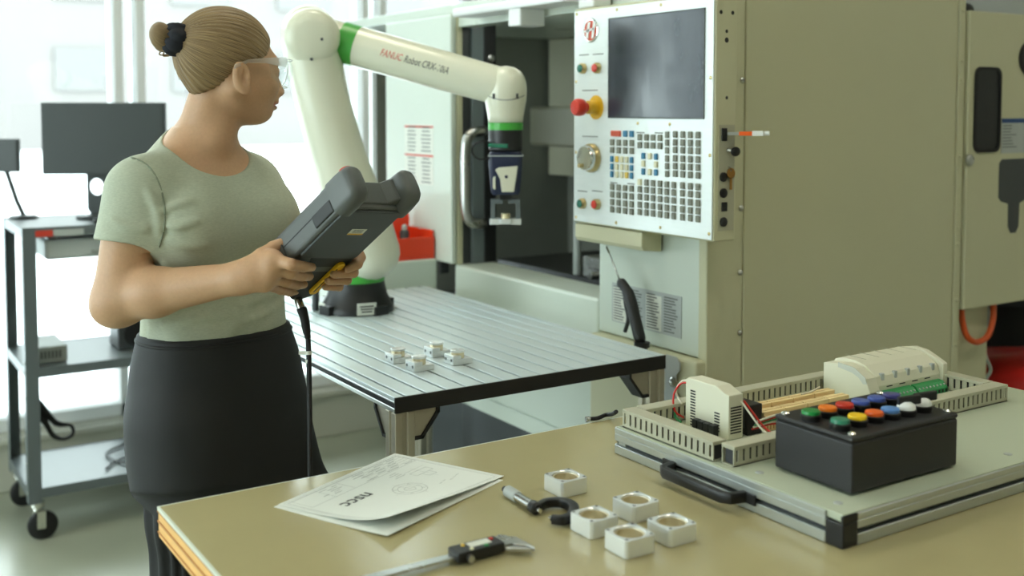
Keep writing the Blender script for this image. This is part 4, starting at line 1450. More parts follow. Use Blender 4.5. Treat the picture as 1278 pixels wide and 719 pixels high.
def sheet(nm, z0, curl, rot, off, label):
    global ex_, ey_
    root = thing(nm, p2_ + ex_ * PW / 2 + ey_ * PH / 2, label, 'paper')
    e0, e1, o0 = ex_, ey_, p2_.copy()
    c, s = math.cos(rot), math.sin(rot)
    ex_, ey_ = e0 * c + e1 * s, e1 * c - e0 * s
    p2_[:] = o0 + off
    mb = MB()
    na, nb = 20, 16
    top = [[sheet_pt(PW * i / na, PH * j / nb, z0 + 0.0004, curl) for j in range(nb + 1)] for i in range(na + 1)]
    vs = [q for r in top for q in r] + [q - Z_AX * 0.0003 for r in top for q in r]
    N = (na + 1) * (nb + 1)
    fs = []
    for i in range(na):
        for j in range(nb):
            k = i * (nb + 1) + j
            fs += [(k, k + 1, k + nb + 2, k + nb + 1), (N + k, N + k + nb + 1, N + k + nb + 2, N + k + 1)]
    bd_ = [i * (nb + 1) for i in range(na + 1)] + [na * (nb + 1) + j for j in range(1, nb + 1)] + [i * (nb + 1) + nb for i in range(na - 1, -1, -1)] + [j for j in range(nb - 1, 0, -1)]
    for a, b in zip(bd_, bd_[1:] + bd_[:1]):
        fs.append((a, b, N + b, N + a))
    mb.add(vs, fs)
    ob = mb.build('sheet', 'paper', root, smooth=60)
    return root, ob, (e0, e1, o0)


r_, o_, sv = sheet('drawing_sheet', 0.0, 0.004, -0.03, np.array([-0.004, -0.010, 0.0]), 'blank underlying sheet of paper beneath the printed drawing')
ex_, ey_ = sv[0], sv[1]
p2_[:] = sv[2]
r_, o_, sv = sheet('drawing_sheet', 0.0012, 0.024, 0.0, np.zeros(3), 'printed technical drawing with a round part and a college logo, top sheet')


def sp_(a, b, h=0.0):
    return sheet_pt(a, b, 0.0017 + h, 0.024)


def pline(pts, w=0.0006, closed=False):
    mb = MB()
    P2 = list(pts) + ([pts[0]] if closed else [])
    for (a, b), (c, d) in zip(P2[:-1], P2[1:]):
        L = math.hypot(c - a, d - b) or 1e-6
        n = max(1, int(L / 0.012))
        nx, ny = -(d - b) / L * w / 2, (c - a) / L * w / 2
        for k in range(n):
            t0, t1 = k / n, (k + 1) / n
            q = [(a + (c - a) * t0, b + (d - b) * t0), (a + (c - a) * t1, b + (d - b) * t1)]
            mb.add([sp_(q[0][0] + nx, q[0][1] + ny), sp_(q[1][0] + nx, q[1][1] + ny), sp_(q[1][0] - nx, q[1][1] - ny), sp_(q[0][0] - nx, q[0][1] - ny)], [(0, 1, 2, 3)])
    return mb


def join(*ms):
    out = MB()
    for m_ in ms:
        out.add(m_.v, m_.f)
    return out


rect = lambda a, b, c, d: [(a, b), (c, b), (c, d), (a, d)]
join(pline(rect(0.010, 0.010, PW - 0.010, PH - 0.010), 0.0008, True), pline(rect(0.006, 0.006, PW - 0.006, PH - 0.006), 0.0004, True)).build('drawing_border', 'paper_print', o_)
# title block along the far long edge
tb_l = [pline(rect(0.012, 0.012, 0.262, 0.052), 0.0006, True)]
for b in (0.020, 0.028, 0.036, 0.044):
    tb_l.append(pline([(0.012, b), (0.12, b)], 0.0005))
for a in (0.12, 0.165, 0.21):
    tb_l.append(pline([(a, 0.012), (a, 0.052)], 0.0006))
for k in range(16):
    a0 = 0.016 + 0.1 * random.random()
    b0 = 0.016 + 0.008 * (k % 5)
    tb_l.append(pline([(a0, b0), (a0 + 0.012 + 0.02 * random.random(), b0)], 0.0014))
for k in range(10):
    a0 = 0.17 + 0.06 * random.random()
    b0 = 0.018 + 0.006 * (k % 5)
    tb_l.append(pline([(a0, b0), (a0 + 0.01 + 0.018 * random.random(), b0)], 0.0012))
join(*tb_l).build('title_block', 'paper_print', o_)
# round view: three circles and centre lines; stepped side view; notes
cc = (0.128, 0.128)
dv_ = [pline(circle(r, 36, *cc), 0.0007, True) for r in (0.009, 0.019, 0.027)]
dv_ += [pline([(cc[0] - 0.034, cc[1]), (cc[0] + 0.034, cc[1])], 0.0004), pline([(cc[0], cc[1] - 0.034), (cc[0], cc[1] + 0.034)], 0.0004)]
dv_ += [pline(circle(0.0022, 10, cc[0] + 0.023 * math.cos(k), cc[1] + 0.023 * math.sin(k)), 0.0005, True) for k in (0.8, 2.4, 3.9, 5.5)]
join(*dv_).build('round_view', 'paper_print', o_)
dv_ = [pline(rect(0.030, 0.085, 0.072, 0.100), 0.0007, True), pline(rect(0.042, 0.100, 0.060, 0.116), 0.0007, True), pline([(0.025, 0.076), (0.077, 0.076)], 0.0004),
        pline([(0.051, 0.070), (0.051, 0.125)], 0.0004)]
join(*dv_).build('stepped_view', 'paper_print', o_)
dv_ = [pline([(0.030 + 0.012 * k, 0.150 + 0.003 * (k % 3)), (0.038 + 0.012 * k, 0.150 + 0.003 * (k % 3))], 0.001) for k in range(5)]
dv_ += [pline([(0.078, 0.062 + 0.006 * k), (0.094 + 0.008 * (k % 2), 0.062 + 0.006 * k)], 0.001) for k in range(4)]
join(*dv_).build('drawing_notes', 'paper_print', o_, kind='stuff')
text_mesh('nscc', 0.038, lambda x, y, h: sp_(0.172 + x * 0.95, 0.078 + y * 0.9, 0.0002), 'print_dark', 'logo_lettering', o_, bold=0.0006)

# ------------------------------------------------------------------ wiring board
WX0, WX1, WY0, WY1 = 1.127, 1.935, 0.946, 1.434
WZ = BZ + 0.045
bo = thing('wiring_board', ((WX0 + WX1) / 2, (WY0 + WY1) / 2, BZ), 'white wiring training board in an aluminium frame, with ducts and modules', 'wiring board')
MB().box((WX0 + 0.004, WY0 + 0.004, WZ - 0.010), (WX1 - 0.004, WY1 - 0.004, WZ)).build('panel', 'board_white', bo, bevel=0.001)
HB = BZ + 0.0005
for axis, fixed, a0, a1, s in (('y', WX0, WY0 + 0.030, WY1 - 0.004, 1), ('y', WX1, WY0 + 0.03, WY1 - 0.004, -1), ('x', WY0, WX0 + 0.030, WX1 - 0.03, 1), ('x', WY1, WX0 + 0.004, WX1 - 0.03, -1)):
    mb = MB()
    for z0, z1, d in ((HB, BZ + 0.0155, 0), (BZ + 0.0155, BZ + 0.0225, 0.009), (BZ + 0.0225, WZ - 0.0105, 0), (WZ - 0.0104, WZ - 0.001, 0)):
        if axis == 'y':
            mb.box((fixed + s * d, a0, z0), (fixed + s * 0.0038 if z0 > WZ - 0.011 else fixed + s * 0.028, a1, z1))
        else:
            mb.box((a0, fixed + s * d, z0), (a1, fixed + s * 0.0038 if z0 > WZ - 0.011 else fixed + s * 0.028, z1))
    rl = mb.build('frame_rail', 'aluminium_anodised', bo, bevel=0.001, segs=1)
    gm = MB()
    if axis == 'y':
        gm.box((fixed + s * 0.0075, a0, BZ + 0.016), (fixed + s * 0.0088, a1, BZ + 0.022))
    else:
        gm.box((a0, fixed + s * 0.0075, BZ + 0.016), (a1, fixed + s * 0.0088, BZ + 0.022))
    gm.build('groove', 'machine_darkgrey', rl)
for x, y, sx, sy in ((WX0, WY0, 1, 1), (WX1, WY0, -1, 1)):
    MB().box((x - sx * 0.0005, y - sy * 0.0005, HB), (x + sx * 0.0295, y + sy * 0.0295, WZ - 0.011)).build('corner_cap', 'black_plastic', bo, bevel=0.002)
    MB().box((x - sx * 0.0005, y - sy * 0.0005, WZ - 0.0108), (x + sx * 0.0295, y + sy * 0.0036, WZ - 0.0005)).build('corner_cap', 'black_plastic', bo, bevel=0.001)
# D handle on the left rail
h0, h1 = P(838, 592, X=WX0)[1], P(933, 617, X=WX0)[1]
hzc = BZ + 0.019
hp = []
hl = [(0.0, h0 - 0.004), (-0.024, h0 - 0.010), (-0.030, h0 - 0.020), (-0.030, h1 + 0.020), (-0.024, h1 + 0.010), (0.0, h1 + 0.004)]
mb = MB()
rings = []
for i, (a, y) in enumerate(hl):
    pr0, pr1 = np.array(hl[max(0, i - 1)]), np.array(hl[min(len(hl) - 1, i + 1)])
    d_ = (pr1 - pr0) / np.linalg.norm(pr1 - pr0)
    n_ = np.array([-d_[1], d_[0]])
    rings.append([(WX0 - 0.001 + a + n_[0] * s, y + n_[1] * s, hzc + z) for s, z in rrect(0.012, 0.017, 0.003, 2)])
mb.rings(rings)
mb.build('handle', 'black_plastic', bo, smooth=40)
for y in (h0 + 0.006, h1 - 0.006):
    MB().box((WX0 - 0.004, y - 0.012, hzc - 0.008), (WX0 - 0.0006, y + 0.012, hzc + 0.008)).build('handle_foot', 'black_plastic', bo, bevel=0.001)
for u, v in ((948, 590), (1046, 628), (1258, 567)):
    q = P(u, v, Z=WZ)
    MB().lathe((q[0], q[1], WZ), (0, 0, 1), [(0.0065, 0), (0.0065, 0.0008), (0.004, 0.0016), (0.0003, 0.0016)], 14).build('panel_screw', 'label_grey', bo, smooth=40)

# slotted cable ducts
DH, DW = 0.031, 0.026


def duct(x0, y0, x1, y1):
    """slotted wall duct with its lid, dark inside"""
    along_x = abs(x1 - x0) > abs(y1 - y0)
    a0, a1 = (x0, x1) if along_x else (y0, y1)
    if a0 > a1:
        a0, a1 = a1, a0
    c = (y0 + y1) / 2 if along_x else (x0 + x1) / 2

    def bx(mb, a, b, s0, s1, z0, z1):
        if along_x:
            mb.box((a, c + s0, z0), (b, c + s1, z1))
        else:
            mb.box((c + s0, a, z0), (c + s1, b, z1))
    mb = MB()
    w = DW / 2
    n = int((a1 - a0) / 0.0135)
    st = (a1 - a0) / n
    for s0, s1 in ((-w, -w + 0.002), (w - 0.002, w)):
        bx(mb, a0, a1, s0, s1, WZ + 0.0003, WZ + 0.007)
        for k in range(n + 1):
            m0 = max(a0, a0 + k * st - 0.0046)
            m1 = min(a1, a0 + k * st + 0.0046)
            bx(mb, m0, m1, s0, s1, WZ + 0.007, WZ + DH - 0.006)
    bx(mb, a0, a1, -w, w, WZ + 0.0003, WZ + 0.002)
    o = mb.build('cable_duct', 'duct_grey', bo)
    ld = MB()
    bx(ld, a0, a1, -w - 0.001, w + 0.001, WZ + DH - 0.006, WZ + DH)
    ld.build('lid', 'duct_grey', o, bevel=0.001)
    ic = MB()
    bx(ic, a0 + 0.004, a1 - 0.004, -w + 0.004, w - 0.004, WZ + 0.0025, WZ + DH - 0.0065)
    ic.build('dark_core', 'duct_dark', o)  # plain dark box filling the inside of the duct
    return o


dxl = WX0 + 0.024
dy_f = P(905, 580, Z=WZ)[1] - 0.004
dy_b = WY1 - 0.024
dxr = P(1262, 502, Z=WZ)[0] - 0.012
duct(dxl, dy_f + 0.022, dxl, dy_b + 0.012)
duct(dxl - 0.004, dy_f, dxr + 0.013, dy_f)
duct(dxl + 0.016, dy_b, dxr + 0.013, dy_b)
duct(dxr, dy_f + 0.016, dxr, dy_b - 0.016)

# power supply module with vents, terminals and wires
qn, ql = P(908, 551, Z=WZ), P(862, 531, Z=WZ)
px0, px1 = qn[0] + 0.002, qn[0] + 0.034
py0, py1 = qn[1], ql[1] + 0.004
PHH = 0.083
ps = MB()
prof = [(py0, 0.0), (py1, 0.0), (py1, PHH - 0.004), (py1 - 0.006, PHH), (py0 + 0.030, PHH), (py0 + 0.010, PHH - 0.008), (py0, PHH - 0.010)]
ps.prism(prof, lambda a, b, h: (h, a, WZ + 0.0005 + b), px0, px1)
pso = ps.build('power_supply', 'psu_white', bo, bevel=0.0015)
for col_, n0, n1 in ((0.82, 2, 15), (0.26, 7, 14)):
    for k in range(n0, n1):
        yv = py0 + (py1 - py0) * col_
        zv = WZ + PHH - 0.010 - k * 0.0048
        MB().box((px0 - 0.0004, yv - 0.006, zv - 0.0012), (px0 + 0.0002, yv + 0.006, zv + 0.0012)).build('vent_slot', 'machine_black', pso)
for k in range(10):
    zv = WZ + PHH - 0.030 - k * 0.0046
    MB().box((px0 + 0.004, py0 - 0.0004, zv - 0.0012), (px1 - 0.004, py0 + 0.0002, zv + 0.0012)).build('vent_slot', 'machine_black', pso)
for k in range(4):
    yv = py0 + 0.028 + 0.0135 * k
    tb2 = MB()
    tb2.box((px0 - 0.012, yv - 0.006, WZ + 0.001), (px0 - 0.0006, yv + 0.006, WZ + 0.021))
    tbo = tb2.build('screw_terminal', 'black_plastic', pso, bevel=0.0012)


def wire(pts, r, m_, par):
    return MB().tube(bez(pts, 26), r, 6).build('wire', m_, par, smooth=True)


c_ = np.array([px0 + 0.010, py1, WZ])
wire([c_ + [0, 0.001, 0.072], c_ + [-0.004, 0.020, 0.066], c_ + [-0.010, 0.030, 0.045], c_ + [-0.012, 0.024, 0.020], c_ + [-0.004, 0.010, 0.010]], 0.0017, 'wire_red', bo)
wire([c_ + [0.006, 0.001, 0.074], c_ + [0.002, 0.022, 0.070], c_ + [-0.003, 0.032, 0.050], c_ + [-0.002, 0.018, 0.032]], 0.0017, 'wire_white', bo)
wire([c_ + [-0.012, 0.024, 0.018], c_ + [-0.014, 0.020, 0.010], c_ + [-0.016, 0.004, 0.006]], 0.0022, 'wire_green', bo)
c_ = np.array([px1, py0, WZ])
for k, (m_, r) in enumerate((('wire_white', 0.0017), ('wire_red', 0.0017))):
    wire([c_ + [-0.006 + 0.006 * k, -0.001, 0.062], c_ + [0.000 + 0.007 * k, -0.014, 0.045], c_ + [0.008 + 0.008 * k, -0.030, 0.024], c_ + [0.012 + 0.012 * k, -0.050, 0.012]], r, m_, bo)
rl_ = MB()
rl_.box((px1 + 0.012, py0 + 0.002, WZ + 0.0005), (px1 + 0.046, py0 + 0.052, WZ + 0.050))
rlo = rl_.build('relay', 'black_plastic', bo, bevel=0.002)
for k in range(3):
    MB().box((px1 + 0.0115, py0 + 0.008 + 0.014 * k, WZ + 0.012), (px1 + 0.0122, py0 + 0.018 + 0.014 * k, WZ + 0.044)).build('relay_rib', 'machine_darkgrey', rlo)
c_ = np.array([px1 + 0.04, py0 - 0.006, WZ + 0.012])
for k, m_ in enumerate(('wire_red', 'wire_white', 'wire_green', 'wire_red', 'wire_white')):
    wire([c_ + [-0.022, 0.004 - 0.003 * k, 0.004 * k], c_ + [0.01, -0.006 - 0.002 * k, 0.006 + 0.004 * k], c_ + [0.05, -0.014 + 0.004 * k, 0.004 + 0.003 * k], c_ + [0.085, -0.012 + 0.005 * k, 0.002 + 0.002 * k]], 0.0018, m_, bo)

# beige terminal strips: rows of separate blocks
t0_, t1_ = P(926, 509, Z=WZ + 0.03), P(1056, 489, Z=WZ + 0.03)
tx0, tx1 = px1 + 0.054, P(1054, 492, Z=WZ + 0.03)[0]
ty = (t0_[1] + t1_[1]) / 2
for row, (yy, zt_) in enumerate(((ty + 0.006, 0.034), (ty - 0.026, 0.032))):
    n = 4
    for k in range(n):
        xa = tx0 + (tx1 - tx0) * k / n
        xb = tx0 + (tx1 - tx0) * (k + 0.965) / n
        mb = MB()
        mb.box((xa, yy - 0.013, WZ + 0.0005), (xb, yy + 0.013, WZ + zt_ * 0.55))
        mb.box((xa + 0.002, yy - 0.010, WZ + zt_ * 0.55), (xb - 0.002, yy + 0.010, WZ + zt_ * 0.8))
        mb.box((xa, yy - 0.008, WZ + zt_ * 0.8), (xb, yy - 0.001, WZ + zt_))
        mb.box((xa, yy + 0.002, WZ + zt_ * 0.8), (xb, yy + 0.009, WZ + zt_))
        tbk = mb.build('terminal_block', 'terminal_beige', bo, bevel=0.0006, segs=1)
        gm = MB()
        m_n = 7
        for j in range(m_n):
            xx = xa + (xb - xa) * (j + 0.5) / m_n
            gm.box((xx - 0.0008, yy - 0.0136, WZ + 0.004), (xx + 0.0008, yy - 0.0129, WZ + zt_ * 0.5))
        gm.build('clamp_slots', 'plywood_dark', tbk)
wire([P(1000, 492, Z=WZ + 0.035), P(1012, 489, Z=WZ + 0.036), P(1023, 483, Z=WZ + 0.038)], 0.0016, 'wire_white', bo)
q = P(1000, 475, Z=WZ + 0.02)
MB().tube([(1.60, dy_b - 0.018, WZ + 0.02), (1.66, dy_b - 0.018, WZ + 0.022), (1.72, dy_b - 0.017, WZ + 0.02)], 0.004, 8).build('wire', 'wire_blue', bo, smooth=True)

# programmable controller: long grey housing, clear cover, green terminal plugs
cx0, cx1 = P(1083, 506, Z=WZ)[0], P(1183, 486, Z=WZ)[0]
cyn, cyf = P(1083, 506, Z=WZ)[1], P(1022, 491, Z=WZ)[1] - 0.002
cw = cyf - cyn
pl_ = MB()
prof = [(0, 0.0), (0, 0.030), (cw * 0.06, 0.046), (cw * 0.10, 0.050), (cw * 0.30, 0.063), (cw * 0.50, 0.068), (cw * 0.78, 0.068), (cw * 0.96, 0.063), (cw, 0.058), (cw, 0.0)]
pl_.prism(prof, lambda a, b, h: (h, cyn + a, WZ + 0.0005 + b), cx0 + 0.028, cx1 - 0.014)
plo = pl_.build('controller', 'psu_white', bo, bevel=0.0012)
e_ = MB()
prof2 = [(-0.004, 0.0), (-0.004, 0.024), (cw * 0.05, 0.046), (cw * 0.30, 0.060), (cw * 0.55, 0.064), (cw, 0.058), (cw, 0.0)]
e_.prism(prof2, lambda a, b, h: (h, cyn + a, WZ + 0.0005 + b), cx0, cx0 + 0.0275)
eo = e_.build('controller_end', 'psu_white', bo, bevel=0.0012)
e2 = MB()
prof3 = [(-0.006, 0.0), (-0.006, 0.050), (cw * 0.10, 0.058), (cw * 0.34, 0.068), (cw * 0.6, 0.071), (cw, 0.062), (cw, 0.0)]
e2.prism(prof3, lambda a, b, h: (h, cyn + a, WZ + 0.0005 + b), cx1 - 0.0135, cx1)
e2.build('controller_end', 'psu_white', bo, bevel=0.0012)
cvr = MB()
prof4 = [(cw * 0.02, 0.0375), (cw * 0.06, 0.0485), (cw * 0.30, 0.0625), (cw * 0.66, 0.0650), (cw * 0.66, 0.0560), (cw * 0.34, 0.052), (cw * 0.2, 0.046), (cw * 0.1, 0.036)]
cvr.prism(prof4, lambda a, b, h: (h, cyn + a, WZ + 0.0005 + b), cx0 - 0.0012, cx0 - 0.0002)
cvr.build('clear_cover', 'clear_cover', eo)
for k in range(5):
    xx = cx0 + 0.045 + (cx1 - cx0 - 0.075) * k / 4
    MB().box((xx - 0.004, cyn + cw * 0.03, WZ + 0.038), (xx + 0.004, cyn + cw * 0.10, WZ + 0.0515)).build('latch', 'label_grey', plo, bevel=0.001)
    if k < 4:
        MB().box((xx + 0.006, cyn - 0.0006, WZ + 0.0265), (xx + 0.022, cyn - 0.0001, WZ + 0.0285)).build('indicator_slot', 'machine_black', plo)
    MB().box((xx + 0.004, cyn + cw * 0.45, WZ + 0.0686), (xx + 0.006, cyn + cw * 0.9, WZ + 0.0691)).build('rib', 'duct_grey', plo)
gx0, gx1 = cx0 + 0.034, cx1 - 0.018
for k, (a, b) in enumerate(((gx0, gx0 + (gx1 - gx0) * 0.48), (gx0 + (gx1 - gx0) * 0.51, gx1))):
    gm = MB()
    gm.prism([(-0.020, 0.001), (0.0, 0.001), (0.0, 0.022), (-0.010, 0.020), (-0.020, 0.010)], lambda y, z, h: (h, cyn - 0.0005 + y, WZ + z), a, b)
    go = gm.build('terminal_plug', 'terminal_green', bo, bevel=0.0006)
    n = 8
    for j in range(n):
        xx = a + (b - a) * (j + 0.5) / n
        MB().box((xx - 0.0022, cyn - 0.0212, WZ + 0.002), (xx + 0.0022, cyn - 0.0206, WZ + 0.008)).build('plug_hole', 'machine_black', go)
        MB().cyl((xx, cyn - 0.0155, WZ + 0.0148), (xx, cyn - 0.0165, WZ + 0.0162), 0.002, n=8).build('plug_screw', 'label_grey', go)

# black cable that comes off the back corner of the board
ck = thing('connector_cable', P(755, 520, Z=BZ), 'short black cable running off the corner of the wiring board', 'cable')
kz = BZ + 0.0045
pts = bez([P(736, 523, Z=kz), P(746, 522, Z=kz), P(756, 518, Z=kz), P(764, 517, Z=kz + 0.006), P(769, 514, Z=kz + 0.02)], 24)
MB().tube(pts, 0.004, 8).build('cord', 'black_rubber', ck, smooth=True)
MB().cyl(pts[0], pts[0] + (pts[0] - pts[1]) / np.linalg.norm(pts[0] - pts[1]) * 0.008, 0.005, n=12).build('cord_end', 'steel', ck, smooth=40)

# ------------------------------------------------------------------ push-button box
qb = P(1063, 621, Z=WZ)
gx0, gy0 = qb[0], qb[1]
gx1 = P(1203, 586, Z=WZ)[0]
gy1 = P(960, 588, Z=WZ)[1] + 0.004
GH = 0.083
bx_ = thing('button_box', ((gx0 + gx1) / 2, (gy0 + gy1) / 2, WZ), 'black push-button box with two rows of coloured round buttons', 'button box')
MB().box((gx0, gy0, WZ + 0.003), (gx1, gy1, WZ + GH - 0.008)).build('case', 'box_black', bx_, bevel=0.004, segs=3)
MB().box((gx0 - 0.0005, gy0 - 0.0005, WZ + GH - 0.0078), (gx1 + 0.0005, gy1 + 0.0005, WZ + GH)).build('lid', 'box_black', bx_, bevel=0.0035, segs=3)
for x, y in ((gx0 + 0.02, gy0 + 0.02), (gx1 - 0.02, gy0 + 0.02), (gx0 + 0.02, gy1 - 0.02), (gx1 - 0.02, gy1 - 0.02)):
    MB().cyl((x, y, WZ + 0.0003), (x, y, WZ + 0.003), 0.008, n=14).build('rubber_foot', 'black_rubber', bx_)
for x, y in ((gx0 + 0.011, gy0 + 0.011), (gx1 - 0.011, gy0 + 0.011), (gx0 + 0.011, gy1 - 0.011), (gx1 - 0.011, gy1 - 0.011)):
    MB().lathe((x, y, WZ + GH), (0, 0, 1), [(0.0062, 0), (0.0062, 0.0025), (0.0045, 0.0042), (0.002, 0.0042), (0.0015, 0.003), (0.0002, 0.003)], 16).build('lid_screw', 'chrome', bx_, smooth=40)
bt_z = WZ + GH
caps = [(1012, 514, 'cap_green'), (1033, 509.5, 'cap_orange'), (1054, 505.5, 'cap_red'), (1074, 501.5, 'cap_blue'), (1094, 497.5, 'cap_blue'), (1112.5, 493.5, 'cap_violet'),
        (1048.5, 525, 'cap_teal'), (1070, 520, 'cap_yellow'), (1091, 515.5, 'cap_amber'), (1111, 511.5, 'cap_sky')]
collar = MB().lathe((0, 0, 0), (0, 0, 1), [(0.0142, 0), (0.0142, 0.003), (0.0150, 0.004), (0.0150, 0.0085), (0.0138, 0.0095), (0.0128, 0.0095)], 28).build('button', 'black_plastic', None, smooth=40, org=(0, 0, 0))
col_first = True
for u, v, m_ in caps:
    q = P(u, v, Z=bt_z + 0.012)
    if col_first:
        o = collar
        col_first = False
    else:
        o = collar.copy()
        col.objects.link(o)
    o.parent = bx_
    o.location = [float(c) for c in np.array([q[0], q[1], bt_z]) - ORG[bx_]]
    ORG[o] = np.array([q[0], q[1], bt_z])
    MB().lathe((q[0], q[1], bt_z + 0.0085), (0, 0, 1), [(0.0132, 0), (0.0136, 0.004), (0.0126, 0.0062), (0.0100, 0.0066), (0.0003, 0.0066)], 28).build('button_cap', m_, o, smooth=40)
for u, v in ((1131, 508), (1151, 503)):
    q = P(u, v, Z=bt_z + 0.012)
    o = collar.copy()
    col.objects.link(o)
    o.parent = bx_
    o.name = 'selector_switch'
    o.location = [float(c) for c in np.array([q[0], q[1], bt_z]) - ORG[bx_]]
    ORG[o] = np.array([q[0], q[1], bt_z])
    MB().lathe((q[0], q[1], bt_z + 0.0085), (0, 0, 1), [(0.0135, 0), (0.0135, 0.005), (0.011, 0.009), (0.006, 0.012), (0.0003, 0.0125)], 28).build('white_dome', 'logo_white', o, smooth=40)
    a = math.radians(-28)
    MB().obox((q[0] + 0.005, q[1] - 0.001, bt_z + 0.0215), (math.cos(a), math.sin(a), 0.12), (-math.sin(a), math.cos(a), 0.0), (0, -0.0, 1), 0.017, 0.0052, 0.0065).build('lever', 'black_plastic', o, bevel=0.002)

# ------------------------------------------------------------------ equipment cart behind the person
KX0, KX1, KY0, KY1 = 0.592, 1.24, 3.945, 4.385
kt, km, kl = 1.078, 0.60, 0.185
kc_ = thing('equipment_cart', ((KX0 + KX1) / 2, (KY0 + KY1) / 2, 0), 'grey metal utility cart with three shelves on castors', 'cart')
for zc, nm in ((kt, 'top_shelf'), (km, 'middle_shelf'), (kl, 'bottom_shelf')):
    mb = MB()
    mb.box((KX0 + 0.003, KY0 + 0.003, zc - 0.008), (KX1 - 0.003, KY1 - 0.003, zc))
    o = mb.build(nm, 'cart_shelf', kc_)
    ed = MB()
    h_ = 0.032
    for a, b, c, d in ((KX0, KY0, KX1, KY0 + 0.003), (KX0, KY1 - 0.003, KX1, KY1), (KX0, KY0 + 0.003, KX0 + 0.003, KY1 - 0.003), (KX1 - 0.003, KY0 + 0.003, KX1, KY1 - 0.003)):
        ed.box((a, b, zc - h_), (c, d, zc + 0.002))
    ed.build('shelf_edge', 'cart_grey', o)
for x, sx in ((KX0, 1), (KX1, -1)):
    for y, sy in ((KY0, 1), (KY1, -1)):
        mb = MB()
        mb.box((x - sx * 0.001, y - sy * 0.001, 0.135), (x + sx * 0.042, y + sy * 0.002, kt + 0.003))
        mb.box((x - sx * 0.001, y + sy * 0.002, 0.135), (x + sx * 0.002, y + sy * 0.042, kt + 0.003))
        po = mb.build('post', 'cart_grey', kc_, bevel=0.001)
        if sy == 1:
            for zc in (kl - 0.012, kl + 0.09, kl + 0.19, km - 0.012, km + 0.02, km - 0.1):
                MB().cyl((x - sx * 0.001, y + 0.012, zc), (x - sx * 0.005, y + 0.012, zc), 0.005, n=10).build('post_bolt', 'steel', po)
        cx, cy = x + sx * 0.03, y + sy * 0.03
        cs = MB()
        cs.cyl((cx, cy, 0.118), (cx, cy, 0.135), 0.024, n=18)
        cs.cyl((cx, cy, 0.10), (cx, cy, 0.118), 0.016, n=14)
        for s in (-1, 1):
            cs.obox((cx + 0.010, cy + s * 0.019, 0.075), (1, 0, 0), (0, 1, 0), (0, 0, 1), 0.014, 0.0015, 0.032)
        cs.obox((cx + 0.004, cy, 0.106), (1, 0, 0), (0, 1, 0), (0, 0, 1), 0.018, 0.0205, 0.003)
        co = cs.build('castor', 'chrome', kc_, smooth=35)
        wh = MB()
        wh.lathe((cx + 0.016, cy - 0.014, 0.05), (0, 1, 0), [(0.018, 0), (0.042, 0.001), (0.0495, 0.006), (0.0495, 0.022), (0.042, 0.027), (0.018, 0.028)], 28)
        who = wh.build('wheel', 'black_rubber', co, smooth=35)
        MB().cyl((cx + 0.016, cy - 0.022, 0.05), (cx + 0.016, cy + 0.022, 0.05), 0.008, n=12).build('axle', 'chrome', who)
# coloured maker's sticker on the top rail
a, b = P(44, 291, Y=KY0), P(66, 296, Y=KY0)
MB().box((a[0], KY0 - 0.0012, kt - 0.030), (b[0], KY0 - 0.0002, kt - 0.008)).build('red_sticker', 'print_red', kc_)
MB().box((b[0] + 0.002, KY0 - 0.0012, kt - 0.030), (b[0] + 0.10, KY0 - 0.0002, kt - 0.008)).build('grey_sticker', 'label_grey', kc_)

# monitor on the cart
mo = thing('monitor', (0.95, 4.10, kt), 'black flat monitor on a stand on top of the cart', 'monitor')
MC = P(128.5, 173, D=3.97)
mr = R_AX * 0.98 + H_AX * 0.05
mr /= np.linalg.norm(mr)
mn = np.cross(mr, Z_AX)
mn /= np.linalg.norm(mn)
mn = mn if mn @ (CAM - MC) > 0 else -mn
hw, hh_ = 0.221, 0.131
mbk = MB().obox(MC - mn * 0.018, mr, mn, Z_AX, hw, 0.016, hh_).build('monitor_case', 'monitor_black', mo, bevel=0.004)
MB().obox(MC - mn * 0.0012, mr, mn, Z_AX, hw - 0.010, 0.0008, hh_ - 0.010).build('screen', 'monitor_black', mo)
bp = MC - mn * 0.045
hole = P(121, 233, plane=(bp, mn))
ncx = 0.026
zb0, zb1 = kt + 0.0135, MC[2] - 0.02
nk_o, nk_i = [], []
for k in range(32):
    a = 2 * math.pi * k / 32
    c_, s_ = math.cos(a), math.sin(a)
    nk_i.append((0.026 * c_, hole[2] + 0.030 * s_))
    tx = (0.052 if c_ > 0 else 0.034) / max(abs(c_), 1e-6)
    tz2 = ((zb1 - hole[2]) if s_ > 0 else (hole[2] - zb0)) / max(abs(s_), 1e-6)
    t_ = min(tx, tz2)
    nk_o.append((t_ * c_, hole[2] + t_ * s_))
MB().ring_prism(nk_o, nk_i, lambda a, b, h: np.array([hole[0], hole[1], 0]) + mr * a + Z_AX * b + mn * h, -0.008, 0.008).build('stand_neck', 'monitor_black', mo, smooth=40)
fb = MB()
fb.rings([[np.array([bp[0], bp[1], kt + 0.0025]) + mr * a + mn * (b + 0.02) + Z_AX * z for a, b in rrect(0.20, 0.12, 0.03)] for z in (0.001, 0.011)])
fb.build('stand_foot', 'monitor_black', mo, bevel=0.002)
